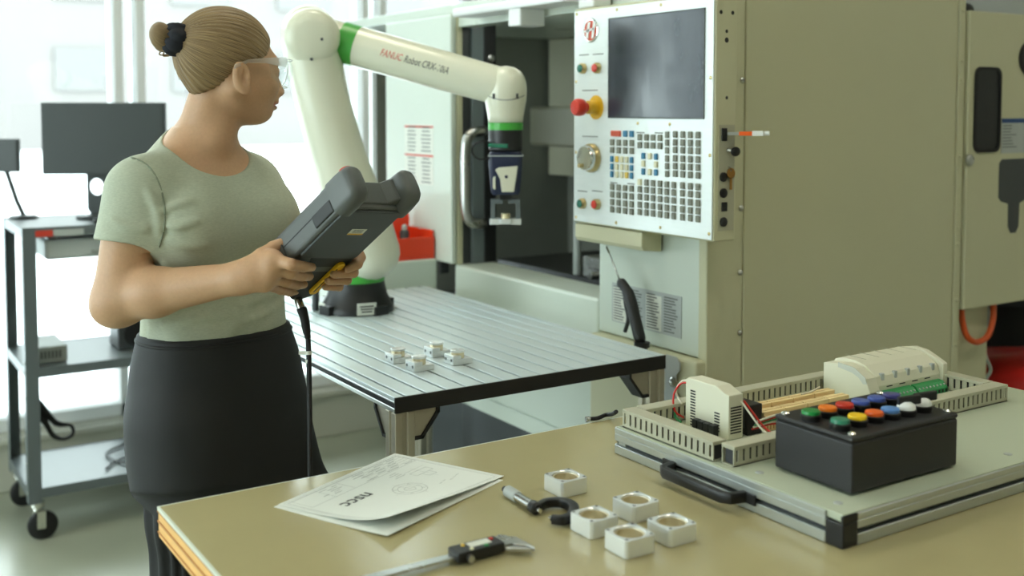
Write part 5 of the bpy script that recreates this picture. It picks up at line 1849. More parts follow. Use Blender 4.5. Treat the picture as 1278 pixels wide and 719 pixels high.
# smaller second monitor on the back corner of the cart
m2 = thing('monitor', (0.66, 4.32, kt), 'small dark monitor on the back corner of the cart, smaller than the other', 'monitor')
c2 = P(1, 194, D=3.99)
MB().obox(c2, R_AX, H_AX, Z_AX, 0.068, 0.012, 0.061).build('monitor_case', 'monitor_black', m2, bevel=0.004)
MB().obox(c2 - H_AX * 0.0124, R_AX, H_AX, Z_AX, 0.062, 0.0006, 0.055).build('screen', 'monitor_black', m2)
bx2 = np.array([0.655, 4.325, kt + 0.0035])
MB().tube([bx2 + Z_AX * 0.008, bx2 + Z_AX * 0.06 + (c2 - bx2) * np.array([0.3, 0.3, 0]), c2 + H_AX * 0.016 - Z_AX * 0.02], 0.009, 12).build('stand_neck', 'monitor_black', m2, smooth=40)
MB().lathe(bx2, (0, 0, 1), [(0.050, 0), (0.050, 0.005), (0.044, 0.009), (0.006, 0.010)], 24).build('stand_foot', 'monitor_black', m2, smooth=40)
# keyboard, flat dark, near the front edge
kb = thing('keyboard', (0.95, 4.0, kt), 'dark flat keyboard on the front edge of the cart top', 'keyboard')
q0, q1 = P(78, 268, Z=kt), P(160, 260, Z=kt)
MB().box((q0[0] + 0.02, 3.955, kt + 0.0025), (q0[0] + 0.36, 3.982, kt + 0.018)).build('keyboard_body', 'monitor_black', kb, bevel=0.003)
for k in range(12):
    MB().box((q0[0] + 0.03 + 0.027 * k, 3.958, kt + 0.018), (q0[0] + 0.052 + 0.027 * k, 3.978, kt + 0.022)).build('key', 'machine_darkgrey', kb)
# grey drawer unit hung under the top
dw = MB()
q0, q1 = P(62, 305, Y=4.0), P(118, 317, Y=4.0)
dw.box((q0[0] - 0.02, 3.97, kt - 0.115), (q0[0] + 0.42, 4.30, kt - 0.045))
hd = dw.build('hung_drawer', 'label_grey', kc_, bevel=0.012)
MB().box((q0[0] + 0.13, 3.962, kt - 0.10), (q0[0] + 0.25, 3.970, kt - 0.085)).build('drawer_pull', 'grey_box', hd, bevel=0.002)
MB().box((q0[0] - 0.01, 3.98, kt - 0.045), (q0[0] + 0.02, 4.29, kt - 0.0325)).build('drawer_slide', 'cart_grey', hd)
# things on the shelves
gb_ = thing('power_supply_box', (0.68, 4.1, km), 'flat grey metal device box on the middle shelf of the cart', 'device')
q0, q1 = P(41, 443, Y=4.03), P(82, 424, Y=4.03)
MB().box((q0[0], 4.0, km + 0.0025), (q1[0], 4.22, km + 0.06)).build('box_body', 'grey_box', gb_, bevel=0.004)
for k in range(6):
    MB().box((q0[0] + 0.02 + 0.012 * k, 3.9992, km + 0.02), (q0[0] + 0.026 + 0.012 * k, 4.0, km + 0.045)).build('vent_slot', 'machine_darkgrey', gb_)
db_ = thing('speaker_box', (1.05, 4.2, km), 'dark cube-shaped box at the far end of the cart middle shelf', 'speaker')
q0 = P(146, 430, Y=4.1)
MB().box((q0[0], 4.08, km + 0.0025), (q0[0] + 0.13, 4.22, km + 0.11)).build('speaker_case', 'machine_darkgrey', db_, bevel=0.005)
MB().lathe((q0[0] + 0.065, 4.0795, km + 0.056), (0, -1, 0), [(0.045, 0), (0.045, 0.003), (0.038, 0.003), (0.02, 0.001), (0.001, 0.0012)], 24).build('speaker_cone', 'black_rubber', db_, smooth=40)
# coiled cable at the post and a second one on the bottom shelf
cc_ = thing('cable_coil', (0.70, 4.05, kl), 'loose black cable bundle hanging by the cart post onto the bottom shelf', 'cable')
for k in range(3):
    o_ = 0.010 * k
    pts = bez([P(42, 492 + 3 * k, Y=4.0 + o_), P(54, 506 + 4 * k, Y=4.0 + o_), P(70, 526 + 2 * k, Y=4.02 + o_), P(88, 531, Y=4.04 + o_), P(91, 542 - k, Y=4.03 + o_), P(80, 548, Y=4.01 + o_), P(66, 545 - 2 * k, Y=4.0 + o_), P(56, 530 - 4 * k, Y=4.0 + o_), P(44, 518 - 4 * k, Y=4.0 + o_)], 60)
    MB().tube(pts, 0.0055, 8).build('cable_loop', 'black_rubber', cc_, smooth=True)
c3 = thing('cable_coil', (0.9, 4.12, kl), 'thin dark cable lying loosely on the bottom shelf of the cart', 'cable')
zk = kl + 0.007
pts = bez([(0.86, 4.02, zk), (0.92, 4.10, zk), (1.02, 4.12, zk), (1.10, 4.06, zk), (1.02, 4.02, zk), (0.93, 4.06, zk), (0.90, 4.2, zk), (1.0, 4.3, zk)], 50)
MB().tube(pts, 0.004, 8).build('cable_loop', 'machine_darkgrey', c3, smooth=True)
MB().cyl(pts[-1], pts[-1] + np.array([0.03, 0.01, 0.0]), 0.0055, n=10).build('plug', 'black_plastic', c3)

# ------------------------------------------------------------------ teach pendant held in both hands
def tp_basis(yaw, tilt, roll):
    f = R_AX * math.cos(yaw) - H_AX * math.sin(yaw)
    s = R_AX * math.sin(yaw) + H_AX * math.cos(yaw)
    up_ = f * math.sin(tilt) + Z_AX * math.cos(tilt)
    n = f * math.cos(tilt) - Z_AX * math.sin(tilt)
    return s * math.cos(roll) + up_ * math.sin(roll), up_ * math.cos(roll) - s * math.sin(roll), n


TW, TU, TN = tp_basis(0.827, 0.907, -0.154)
TC = P(436.5, 294.6, D=1.86)


def tp(x, y, z):
    return TC + TW * x + TU * y + TN * z


def tpp(u, v, z):
    """pixel on the pendant's plane at local height z"""
    return P(u, v, plane=(TC + TN * z, TN))


pd = thing('teach_pendant', tp(0, -0.05, 0), 'dark grey handheld robot teach pendant held in both hands', 'teach pendant')


def tprism(poly, z0, z1, nm, m_, par=None, bevel=0.003, segs=3):
    return MB().prism(poly, lambda a, b, h: tp(a, b, h), z0, z1).build(nm, m_, par or pd, bevel=bevel, segs=segs)


shell = tprism(rrect(0.146, 0.205, 0.016, 4, 0.002, -0.024), -0.060, -0.0035, 'shell', 'pendant_shell', bevel=0.007)
tprism([(-0.058, -0.068), (0.062, -0.072), (0.066, -0.066), (0.066, 0.073), (-0.060, 0.073), (-0.064, 0.066), (-0.064, -0.060)], -0.0034, 0.0012, 'back_cover', 'pendant_plate', bevel=0.0018)
tprism(rrect(0.122, 0.16, 0.004, 2, 0.002, -0.014), -0.0625, -0.0602, 'touch_screen', 'screen_dark', bevel=0.0005)
# side latch block on the left flank, groove line
tprism([(-0.0735, 0.004), (-0.0655, 0.004), (-0.0655, 0.058), (-0.0735, 0.058)], -0.034, -0.010, 'side_latch', 'pendant_grip', bevel=0.003)
MB().obox(tp(-0.0712, -0.02, -0.032), TW, TU, TN, 0.0004, 0.085, 0.0008).build('side_groove', 'pendant_grip', shell)
# two bumper horns at the top and the bar between them
for x0, x1, nm in ((-0.074, -0.034, 'bumper_horn'), (0.050, 0.088, 'bumper_horn')):
    mb = MB()
    rings = []
    for y, k, dz in ((0.060, 1.0, 0.0), (0.085, 1.0, 0.0), (0.104, 0.95, 0.0), (0.113, 0.84, -0.002), (0.118, 0.62, -0.004)):
        cx, w = (x0 + x1) / 2, (x1 - x0) * k
        rings.append([tp(a, y, b) for a, b in rrect(w, 0.068 * k, 0.016 * k, 4, cx, -0.032 + dz)])
    mb.rings(rings)
    mb.build(nm, 'pendant_shell', pd, smooth=50)
tprism([(-0.036, 0.074), (0.052, 0.074), (0.052, 0.096), (0.044, 0.094), (0.030, 0.083), (-0.020, 0.082), (-0.036, 0.088)], -0.056, -0.012, 'top_bar', 'pendant_shell', bevel=0.003)
MB().cyl(tp(-0.052, 0.098, -0.060), tp(-0.052, 0.098, -0.0665), 0.012, 0.011, n=20).build('stop_button', 'button_red', pd, smooth=40)
MB().cyl(tp(0.086, 0.100, -0.02), tp(0.0885, 0.100, -0.02), 0.0018, n=8).build('horn_screw', 'chrome', pd)
# rating label with a yellow strip
lb = tprism([(-0.012, 0.006), (0.022, 0.006), (0.022, 0.023), (-0.012, 0.023)], 0.0012, 0.0016, 'rating_label', 'label_paper', bevel=0)
tprism([(-0.012, 0.006), (0.022, 0.006), (0.022, 0.0100), (-0.012, 0.0100)], 0.0016, 0.0018, 'yellow_strip', 'switch_yellow', lb, bevel=0)
for k in range(3):
    tprism([(-0.006, 0.013 + 0.003 * k), (0.016, 0.013 + 0.003 * k), (0.016, 0.0143 + 0.003 * k), (-0.006, 0.0143 + 0.003 * k)], 0.0016, 0.0018, 'small_print', 'print_grey', lb, bevel=0)
# grip below the cover, tapering to the cable
gr = MB()
rings = []
for y, xa, xb, z0, z1 in ((-0.060, -0.040, 0.072, -0.045, -0.002), (-0.085, -0.034, 0.074, -0.046, -0.003), (-0.125, -0.016, 0.074, -0.046, -0.004), (-0.175, 0.006, 0.073, -0.044, -0.004),
                          (-0.212, 0.022, 0.072, -0.040, -0.006), (-0.232, 0.034, 0.068, -0.036, -0.012)):
    rings.append([tp(a, y, b) for a, b in rrect(xb - xa, z1 - z0, 0.009, 3, (xa + xb) / 2, (z0 + z1) / 2)])
gr.rings(rings)
grip = gr.build('grip', 'pendant_grip', pd, smooth=50)
lbp = MB()
rings = []
for y, xa, xb, z0, z1 in ((-0.085, -0.074, -0.03, -0.056, -0.012), (-0.115, -0.072, -0.02, -0.056, -0.016), (-0.135, -0.062, -0.015, -0.054, -0.020)):
    rings.append([tp(a, y, b) for a, b in rrect(xb - xa, z1 - z0, 0.009, 3, (xa + xb) / 2, (z0 + z1) / 2)])
lbp.rings(rings)
lbp.build('hand_rest', 'pendant_shell', pd, smooth=50)
# yellow enabling switch with a dark slot
sw = tprism(rrect(0.017, 0.102, 0.007, 4, 0.049, -0.139), -0.004, 0.0035, 'enabling_switch', 'switch_yellow', bevel=0.002)
tprism(rrect(0.003, 0.078, 0.001, 2, 0.045, -0.141), 0.0035, 0.0038, 'switch_slot', 'machine_black', sw, bevel=0)
# strain relief and cable hanging down past the bench edge
k0 = tp(0.052, -0.228, -0.024)
s1_, s2_ = P(377, 386, D=1.985), P(384, 420, D=1.985)
MB().tube([k0, P(373, 377, D=1.987), P(376, 384, D=1.985)], 0.0075, 12).build('gland', 'steel', pd, smooth=40)
MB().tube(bez([P(376, 384, D=1.985), P(380, 397, D=1.983), P(383, 415, D=1.98), P(384.5, 422, D=1.98)], 12), [0.009, 0.0095, 0.009, 0.0085, 0.0085, 0.008, 0.008, 0.0075, 0.007, 0.006, 0.006, 0.0055, 0.0055][:13], 12).build('strain_relief', 'black_rubber', pd, smooth=True)
cbp = bez([P(384.5, 421, D=1.98), P(385.5, 450, D=1.975), P(386.5, 520, D=1.955), P(387, 590, D=1.94), P(388, 690, D=1.93), P(392, 800, D=1.94), P(415, 930, D=2.0), P(450, 1040, D=2.2)], 60)
MB().tube(cbp, 0.0048, 10).build('cable', 'black_rubber', pd, smooth=True)
for v, m_ in ((440.5, 'label_paper'), (451, 'label_paper')):
    a, b = P(385, v - 2.2, D=1.977), P(385.2, v + 2.2, D=1.976)
    MB().cyl(a, b, 0.0062, n=12).build('cable_marker', m_, pd, smooth=40)
a = P(379, 440.5, D=1.977)
MB().obox(a, R_AX, H_AX, Z_AX, 0.009, 0.0008, 0.0032).build('cable_tag', 'label_paper', pd)

# ------------------------------------------------------------------ the person
def LD(u, v, d):
    w = P(u, v, D=d)
    return np.array([w @ R_AX, d, w[2]])


def toL(w):
    return np.array([w @ R_AX, w @ H_AX, w[2]])


class Field:
    def __init__(self, lo, hi, h):
        self.lo = np.array(lo, np.float64)
        self.h = h
        self.n = np.ceil((np.array(hi) - self.lo) / h).astype(int) + 1
        self.a = np.full(self.n, 1.0, np.float32)
        self.ax = [(self.lo[i] + h * np.arange(self.n[i])).astype(np.float32) for i in range(3)]

    def region(self, lo, hi):
        sl, g = [], []
        for i in range(3):
            i0 = int(max(0, math.floor((lo[i] - self.lo[i]) / self.h)))
            i1 = int(min(self.n[i], math.ceil((hi[i] - self.lo[i]) / self.h) + 1))
            if i1 <= i0:
                return None, None
            sl.append(slice(i0, i1))
            sh = [1, 1, 1]
            sh[i] = i1 - i0
            g.append(self.ax[i][i0:i1].reshape(sh))
        return tuple(sl), g

    def apply(self, fn, lo, hi, k=0.0, op='add'):
        m = k + 3 * self.h + 0.004
        sl, g = self.region(np.array(lo) - m, np.array(hi) + m)
        if sl is None:
            return
        d = fn(*g).astype(np.float32)
        s = self.a[sl]
        if op == 'add':
            self.a[sl] = smin(s, d, k)
        elif op == 'sub':
            self.a[sl] = -smin(-s, d, k)
        elif op == 'int':
            self.a[sl] = -smin(-s, -d, k)

    def cap(self, a, b, ra, rb=None, k=0.0, op='add', cut=None):
        rb = ra if rb is None else rb
        a, b = np.array(a, np.float32), np.array(b, np.float32)
        r = max(ra, rb)
        ba = b - a
        L2 = float(ba @ ba)

        def fn(X, Y, Z):
            px, py, pz = X - a[0], Y - a[1], Z - a[2]
            t0 = (px * ba[0] + py * ba[1] + pz * ba[2]) / L2
            t = np.clip(t0, 0, 1)
            d = np.sqrt((px - ba[0] * t) ** 2 + (py - ba[1] * t) ** 2 + (pz - ba[2] * t) ** 2) - (ra + (rb - ra) * t)
            if cut:
                d = np.maximum(d, (t0 - 1) * math.sqrt(L2))
            return d
        self.apply(fn, np.minimum(a, b) - r, np.maximum(a, b) + r, k, op)

    def ell(self, c, r, A=None, k=0.0, op='add'):
        c, r = np.array(c, np.float32), np.array(r, np.float32)
        A = np.eye(3, dtype=np.float32) if A is None else np.array(A, np.float32)
        R = float(r.max())

        def fn(X, Y, Z):
            px, py, pz = X - c[0], Y - c[1], Z - c[2]
            q = [px * A[i, 0] + py * A[i, 1] + pz * A[i, 2] for i in range(3)]
            k0 = np.sqrt(sum((q[i] / r[i]) ** 2 for i in range(3))) + 1e-6
            k1 = np.sqrt(sum((q[i] / r[i] ** 2) ** 2 for i in range(3))) + 1e-6
            return k0 * (k0 - 1) / k1
        self.apply(fn, c - R, c + R, k, op)

    def mesh(self):
        b = 4 * self.h
        g = openvdb.FloatGrid(b)
        g.copyFromArray(np.clip(self.a, -b, b))
        pts, quads = g.convertToQuads(0.0)
        pts = np.array(pts, np.float64) * self.h + self.lo
        return pts, np.array(quads, np.int64)


def smin(a, b, k):
    if k <= 0:
        return np.minimum(a, b)
    h = np.maximum(k - np.abs(a - b), 0) / k
    return np.minimum(a, b) - h * h * (k * 0.25)


PORG = LDZ(-0.56, 2.08, 0.0)
B3 = np.array([R_AX, H_AX, Z_AX])


def vdb_object(name, pts, quads, mats, parent, face_mat=None, attr=None):
    w = pts @ B3 - PORG
    tri = w[quads]
    vol = np.einsum('ij,ij->i', tri[:, 0], np.cross(tri[:, 1], tri[:, 2])).sum()
    if vol < 0:
        quads = quads[:, ::-1]
    me = bpy.data.meshes.new(name)
    nv, nf = len(w), len(quads)
    me.vertices.add(nv)
    me.vertices.foreach_set('co', w.astype(np.float32).ravel())
    me.loops.add(nf * 4)
    me.loops.foreach_set('vertex_index', quads.astype(np.int32).ravel())
    me.polygons.add(nf)
    me.polygons.foreach_set('loop_start', np.arange(0, nf * 4, 4, dtype=np.int32))
    me.polygons.foreach_set('use_smooth', np.ones(nf, dtype=bool))
    for m_ in mats:
        me.materials.append(MATS[m_])
    if face_mat is not None:
        me.polygons.foreach_set('material_index', face_mat.astype(np.int32))
    if attr is not None:
        for nm, val in attr.items():
            at = me.attributes.new(nm, 'FLOAT', 'POINT')
            at.data.foreach_set('value', val.astype(np.float32))
    me.update(calc_edges=True)
    me.validate()
    o = bpy.data.objects.new(name, me)
    col.objects.link(o)
    o.parent = parent
    ORG[o] = PORG
    return o


mat('skin', (194, 153, 118), 0.5, var=0.07, vscale=170, sss=0.12, bump=0.03, bscale=300)
mat('lips', (180, 118, 98), 0.4)
mat('brow_brown', (128, 100, 66), 0.8)
mat('shirt_green', (176, 182, 162), 0.85, var=0.16, vscale=150, bump=0.12, bscale=26, stretch=(1, 1, 4))
mat('shirt_seam', (134, 142, 124), 0.85)
mat('trousers_black', (24, 25, 26), 0.7, bump=0.12, bscale=30)
mat('shoe_black', (24, 24, 25), 0.5)
mat('scrunchie_navy', (24, 28, 38), 0.8, bump=0.4, bscale=120)
mat('eye_white', (236, 234, 228), 0.25)
mat('iris_blue', (86, 110, 120), 0.25)
glass('safety_lens', (0.98, 0.995, 0.99), 0.05, 0.03, fresnel=False)
glass('lens_edge', (0.97, 0.99, 0.98), 0.42, 0.08, fresnel=False, body='TRANSLUCENT')
# hair: streaks that run to the bun, from the strand angle stored on the mesh
hm = mat('hair_blonde', (170, 132, 84), 0.42, spec=0.4)
nt = hm.node_tree
bs_ = nt.nodes['Principled BSDF']
at = nt.nodes.new('ShaderNodeAttribute')
at.attribute_name = 'strand'
at2 = nt.nodes.new('ShaderNodeAttribute')
at2.attribute_name = 'along'
cmb = nt.nodes.new('ShaderNodeCombineXYZ')
nt.links.new(at.outputs['Fac'], cmb.inputs[0])
nt.links.new(at2.outputs['Fac'], cmb.inputs[1])
ns = nt.nodes.new('ShaderNodeTexNoise')
ns.inputs['Scale'].default_value = 1.0
ns.inputs['Detail'].default_value = 5
mp_ = nt.nodes.new('ShaderNodeMapping')
mp_.inputs['Scale'].default_value = (26, 3.0, 1)
nt.links.new(cmb.outputs[0], mp_.inputs[0])
nt.links.new(mp_.outputs[0], ns.inputs['Vector'])
cr_ = nt.nodes.new('ShaderNodeValToRGB')
cr_.color_ramp.elements[0].position = 0.3
cr_.color_ramp.elements[0].color = rgb(88, 69, 45)
cr_.color_ramp.elements[1].position = 0.7
cr_.color_ramp.elements[1].color = rgb(184, 156, 114)
nt.links.new(ns.outputs['Fac'], cr_.inputs[0])
nt.links.new(cr_.outputs[0], bs_.inputs['Base Color'])
bp_ = nt.nodes.new('ShaderNodeBump')
bp_.inputs['Strength'].default_value = 0.5
bp_.inputs['Distance'].default_value = 0.004
nt.links.new(ns.outputs['Fac'], bp_.inputs['Height'])
nt.links.new(bp_.outputs[0], bs_.inputs['Normal'])

pe = thing('person', PORG, 'person in a grey-green tee, black trousers and clear safety glasses, holding a teach pendant', 'person')

YAW = math.radians(46)
bf = np.array([math.cos(YAW) * 1.0, -math.sin(YAW), 0.0])          # the way the chest faces
bf = np.array([0.72, -0.694, 0.0])
bl = np.array([0.694, 0.72, 0.0])                                   # towards her left
DB = 2.08

# torso sections: pixel row, centre column, half width, half depth
TS = [(166, 251, 0.020, 0.020), (174, 250, 0.040, 0.040), (182, 249, 0.058, 0.050), (192, 249, 0.092, 0.058), (204, 249, 0.128, 0.072), (220, 251, 0.150, 0.086), (242, 254, 0.160, 0.098), (270, 258, 0.158, 0.102), (310, 262, 0.140, 0.096), (350, 266, 0.131, 0.092),
      (385, 268, 0.131, 0.093), (412, 269, 0.135, 0.096), (445, 271, 0.150, 0.107), (500, 274, 0.163, 0.118), (560, 276, 0.164, 0.118), (600, 277, 0.155, 0.112)]
TSp = [LD(u, v, DB) for v, u, a, b in TS]
tz_ = np.array([p[2] for p in TSp])[::-1]
tl_ = np.array([p[0] for p in TSp])[::-1]
ta_ = np.array([t[2] for t in TS])[::-1]
tb_ = np.array([t[3] for t in TS])[::-1]


def smooth_interp(z, xs_, ys_):
    return np.interp(z, xs_, ys_)


def torso(zlo, zhi, off=0.0, fold=0.0, n_=2.3):
    def fn(X, Y, Z):
        zz = Z.ravel()
        w = np.array([-0.012, -0.006, 0, 0.006, 0.012])
        cl = np.mean([np.interp(zz + q, tz_, tl_) for q in w], axis=0).reshape(Z.shape)
        a = np.mean([np.interp(zz + q, tz_, ta_) for q in w], axis=0).reshape(Z.shape) + off
        b = np.mean([np.interp(zz + q, tz_, tb_) for q in w], axis=0).reshape(Z.shape) + off
        x, y = X - cl, Y - DB
        s = x * bl[0] + y * bl[1]
        f = x * bf[0] + y * bf[1]
        rr = ((np.abs(s) / a) ** n_ + (np.abs(f) / b) ** n_) ** (1 / n_)
        d = (rr - 1) * np.minimum(a, b)
        if fold:
            th = np.arctan2(f, s)
            d = d + fold * np.sin(60 * Z + 7 * np.sin(2.1 * th + 9 * Z) + 2.4 * th) * np.clip((1.30 - Z) / 0.12, 0, 1)
        return np.maximum(d, np.maximum(zlo - Z, Z - zhi))
    lo = (tl_.min() - 0.24, DB - 0.24, zlo)
    hi = (tl_.max() + 0.24, DB + 0.24, zhi)
    return fn, lo, hi


def zpx(v, d=DB):
    return LD(260, v, d)[2]


neck0, neck1 = LD(249, 186, DB + 0.004), LD(271, 118, DB)
shR, shL = LD(174, 239, 1.962), LD(309, 231, 2.19)
elR = LD(150, 372, 1.925)
wrR = LD(299, 347, 1.853)
elL = np.array([-0.455, 2.27, 1.165])
wrL = toL(tp(0.105, -0.125, -0.085))
bustc = LD(258, 276, DB)


def upper_body(F, off, fold=0.0):
    fn, lo, hi = torso(zpx(598), zpx(168), off, fold)
    F.apply(fn, lo, hi, 0.0)
    for s in (-1, 1):
        F.ell(bustc + bl * s * 0.072 + bf * 0.078 + np.array([0, 0, -0.004]), np.array([0.064, 0.056, 0.062]) + off, [bl, bf, [0, 0, 1]], 0.06)
    # shoulders and trapezius
    F.cap(neck0 + np.array([0, 0, -0.026]) - bl * 0.03, shR + np.array([0.016, 0.014, 0.020]), 0.036 + off, 0.033 + off, 0.04)
    F.cap(neck0 + np.array([0, 0, -0.026]) + bl * 0.03, shL + np.array([-0.016, -0.014, 0.018]), 0.036 + off, 0.033 + off, 0.04)
    F.cap(neck0 - bf * 0.03 + np.array([0, 0, -0.02]), neck0 - bf * 0.045 + np.array([0, 0, -0.12]), 0.06 + off, 0.06 + off, 0.05)


H_ = 0.0028
BF = Field((-0.80, 1.74, 0.86), (-0.20, 2.42, 1.70), H_)
upper_body(BF, 0.0)
BF.apply(lambda X, Y, Z: zpx(470) - Z + 0 * X + 0 * Y, BF.lo, BF.lo + np.array(BF.n) * H_, 0.0, 'int')
# neck
BF.cap(neck0 + np.array([0, 0, -0.02]), neck1, 0.058, 0.050, 0.035)
BF.cap(LD(273, 176, DB - 0.03), LD(282, 142, DB - 0.012), 0.020, 0.016, 0.03)          # throat
# arms grow in a field of their own, joined softly at the shoulder and plainly below
TORSO = BF
BF = Field((-0.80, 1.74, 0.86), (-0.20, 2.42, 1.70), H_)
for s, e, w in ((shR, elR, wrR), (shL, elL, wrL)):
    BF.cap(s, e, 0.053, 0.047, 0.02)
    m_ = e + (w - e) * 0.30
    BF.cap(e, m_, 0.0425, 0.0415, 0.02)
    BF.cap(m_, w, 0.0412, 0.0262, 0.02)
BF.ell(elR + np.array([-0.012, 0.0, -0.018]), (0.032, 0.03, 0.026), None, 0.03)

# hands -------------------------------------------------------------
# right hand: back of the hand towards us, fingers laid across the pendant's grip, thumb on its upper edge


def finger(F, pts, radii, k=0.006, root_k=0.010):
    for i in range(len(pts) - 1):
        F.cap(pts[i], pts[i + 1], radii[i], radii[i + 1], root_k if i == 0 else 0.0035)


mcR = [LD(340, 323, 1.838), LD(338, 334, 1.832), LD(335, 345, 1.836), LD(331, 355, 1.846)]
tipsR = [[(363, 330, 0.014), (379, 333, 0.012), (389, 333.5, 0.010)], [(362, 341, 0.013), (377, 344.5, 0.010), (386, 345, 0.006)],
         [(357, 351.5, 0.008), (370, 355.5, 0.004), (379, 355, 0.0)], [(350, 361.5, 0.000), (361, 364.5, -0.006), (369, 363.5, -0.010)]]
for mc_, tips, r in zip(mcR, tipsR, (0.0098, 0.0100, 0.0096, 0.0086)):
    pts = [mc_] + [toL(tpp(u, v, z)) for u, v, z in tips]
    finger(BF, pts, [r * 1.12, r * 1.02, r * 0.94, r * 0.80])
palmR = [wrR, (mcR[0] + mcR[1]) / 2, (mcR[1] + mcR[2]) / 2, (mcR[2] + mcR[3]) / 2]
for mc_, ra, rb in zip(mcR, (0.017, 0.017, 0.016, 0.015), (0.0125, 0.0125, 0.012, 0.011)):
    BF.cap(wrR + (mc_ - wrR) * 0.12, mc_, ra, rb, 0.014)
BF.cap(wrR, wrR + (palmR[2] - wrR) * 0.4, 0.0245, 0.022, 0.02)
# thumb leaves the side of the palm near its base
th = [LD(311, 336, 1.848), LD(327, 319, 1.852), LD(341, 309, 1.866), LD(354, 302, 1.872)]
finger(BF, th, [0.0165, 0.0135, 0.0112, 0.0088], root_k=0.016)
BF.cap(th[0], mcR[0], 0.012, 0.010, 0.016)

# left hand: comes round the far edge, finger ends laid on the grip beside the yellow switch
ykL = [-0.083, -0.106, -0.128, -0.148]
tipsL = [(435, 335.5), (417, 342.5), (410, 350.5), (406, 358.0)]
pipL = [(446, 330), (441, 340.5), (433, 349.5), (423, 358.0)]
mcL = []
for y_, (u, v), (pu, pv), r in zip(ykL, tipsL, pipL, (0.0092, 0.0096, 0.0092, 0.0084)):
    m_ = toL(tp(0.096, y_ - 0.004, -0.052))
    mcL.append(m_)
    p1 = toL(tp(0.094, y_ - 0.002, -0.010))
    p2 = toL(tpp(pu, pv, 0.0065))
    p3 = toL(tpp(u, v, 0.0065 + 0.001))
    finger(BF, [m_, p1, p2, p3], [r * 1.1, r, r * 0.97, r * 0.82])
for m_ in mcL:
    BF.cap(wrL + (m_ - wrL) * 0.15, m_, 0.016, 0.0120, 0.014)
thl = [toL(tp(0.098, -0.075, -0.078)), toL(tp(0.076, -0.062, -0.076)), toL(tp(0.052, -0.055, -0.074))]
finger(BF, [wrL] + thl, [0.016, 0.013, 0.0112, 0.009], root_k=0.014)

iz = int((zpx(300) - TORSO.lo[2]) / H_)
TORSO.a[:, :, iz:] = smin(TORSO.a[:, :, iz:], BF.a[:, :, iz:], 0.04)
TORSO.a[:, :, :iz] = np.minimum(TORSO.a[:, :, :iz], BF.a[:, :, :iz])
BF = TORSO
# head ---------------------------------------------------------------
HY = math.radians(38)
hf = np.array([math.cos(HY), math.sin(HY), -0.05])
hf /= np.linalg.norm(hf)
hs_ = np.array([-math.sin(HY), math.cos(HY), 0.0])                   # her left, away from us
hu = np.cross(hf, hs_)
HC = LD(285, 74, DB)
HA = np.array([hf, hs_, hu])


def hp_(f, s, z):
    return HC + hf * f + hs_ * s + hu * z


BF.ell(hp_(-0.010, 0, 0.012), (0.090, 0.070, 0.080), HA, 0.02)
BF.ell(hp_(0.034, 0, -0.044), (0.060, 0.055, 0.070), HA, 0.03)
BF.ell(hp_(0.060, 0, -0.096), (0.028, 0.028, 0.018), HA, 0.026)
for s in (-1, 1):
    BF.cap(hp_(-0.004, s * 0.050, -0.056), hp_(0.054, s * 0.020, -0.098), 0.019, 0.014, 0.03)
    BF.ell(hp_(0.058, s * 0.034, -0.048), (0.028, 0.024, 0.026), HA, 0.02)
BF.cap(hp_(0.076, -0.024, -0.004), hp_(0.076, 0.024, -0.004), 0.015, 0.015, 0.02)
for s in (-1, 1):
    BF.ell(hp_(0.095, s * 0.031, -0.021), (0.014, 0.017, 0.012), HA, 0.012, 'sub')
    BF.ell(hp_(0.0775, s * 0.031, -0.021), (0.0135, 0.0150, 0.0130), HA, 0.005)
    BF.ell(hp_(0.0915, s * 0.0315, -0.0225), (0.0125, 0.0118, 0.0042), HA, 0.0015, 'sub')
BF.cap(hp_(0.088, 0, -0.016), hp_(0.1085, 0, -0.055), 0.008, 0.0092, 0.012)
for s in (-1, 1):
    BF.ell(hp_(0.099, s * 0.0115, -0.057), (0.010, 0.0075, 0.007), HA, 0.008)
BF.ell(hp_(0.089, 0, -0.069), (0.012, 0.016, 0.012), HA, 0.015)
BF.ell(hp_(0.0935, 0, -0.0765), (0.0100, 0.021, 0.0056), HA, 0.005)
BF.ell(hp_(0.0910, 0, -0.0870), (0.0100, 0.018, 0.0060), HA, 0.005)
BF.ell(hp_(0.1025, 0, -0.0818), (0.012, 0.025, 0.0012), HA, 0.003, 'sub')
for s in (-1, 1):
    ec = hp_(-0.006, s * 0.070, -0.036)
    ea = hf * 0.96 + hu * 0.22
    ea = ea / np.linalg.norm(ea)
    eu = np.cross(ea, hs_)
    eu = -eu if eu @ hu < 0 else eu
    sp2 = hs_ * s * 0.92 - ea * 0.30
    A = np.array([np.cross(sp2, eu) if (np.cross(sp2, eu) @ ea) > 0 else -np.cross(sp2, eu), sp2, eu])
    A = A / np.linalg.norm(A, axis=1)[:, None]
    ea = A[0]
    BF.ell(ec + hs_ * s * 0.007, (0.0170, 0.0070, 0.0300), A, 0.005)
    BF.ell(ec + hs_ * s * 0.0150 + ea * 0.003 + eu * 0.004, (0.0112, 0.0080, 0.0210), A, 0.0025, 'sub')
    BF.cap(ec + hs_ * s * 0.0095 + ea * 0.002 + eu * 0.014, ec + hs_ * s * 0.0085 - ea * 0.006 - eu * 0.010, 0.0024, 0.0024, 0.003)
    BF.ell(ec + hs_ * s * 0.0075 + ea * 0.011 - eu * 0.004, (0.0045, 0.004, 0.0075), A, 0.003)
    BF.ell(ec + hs_ * s * 0.0055 - eu * 0.026 + ea * 0.004, (0.0085, 0.0052, 0.0085), A, 0.005)
pts, quads = BF.mesh()
fc = pts[quads].mean(axis=1)
hl = (fc - HC) @ HA.T
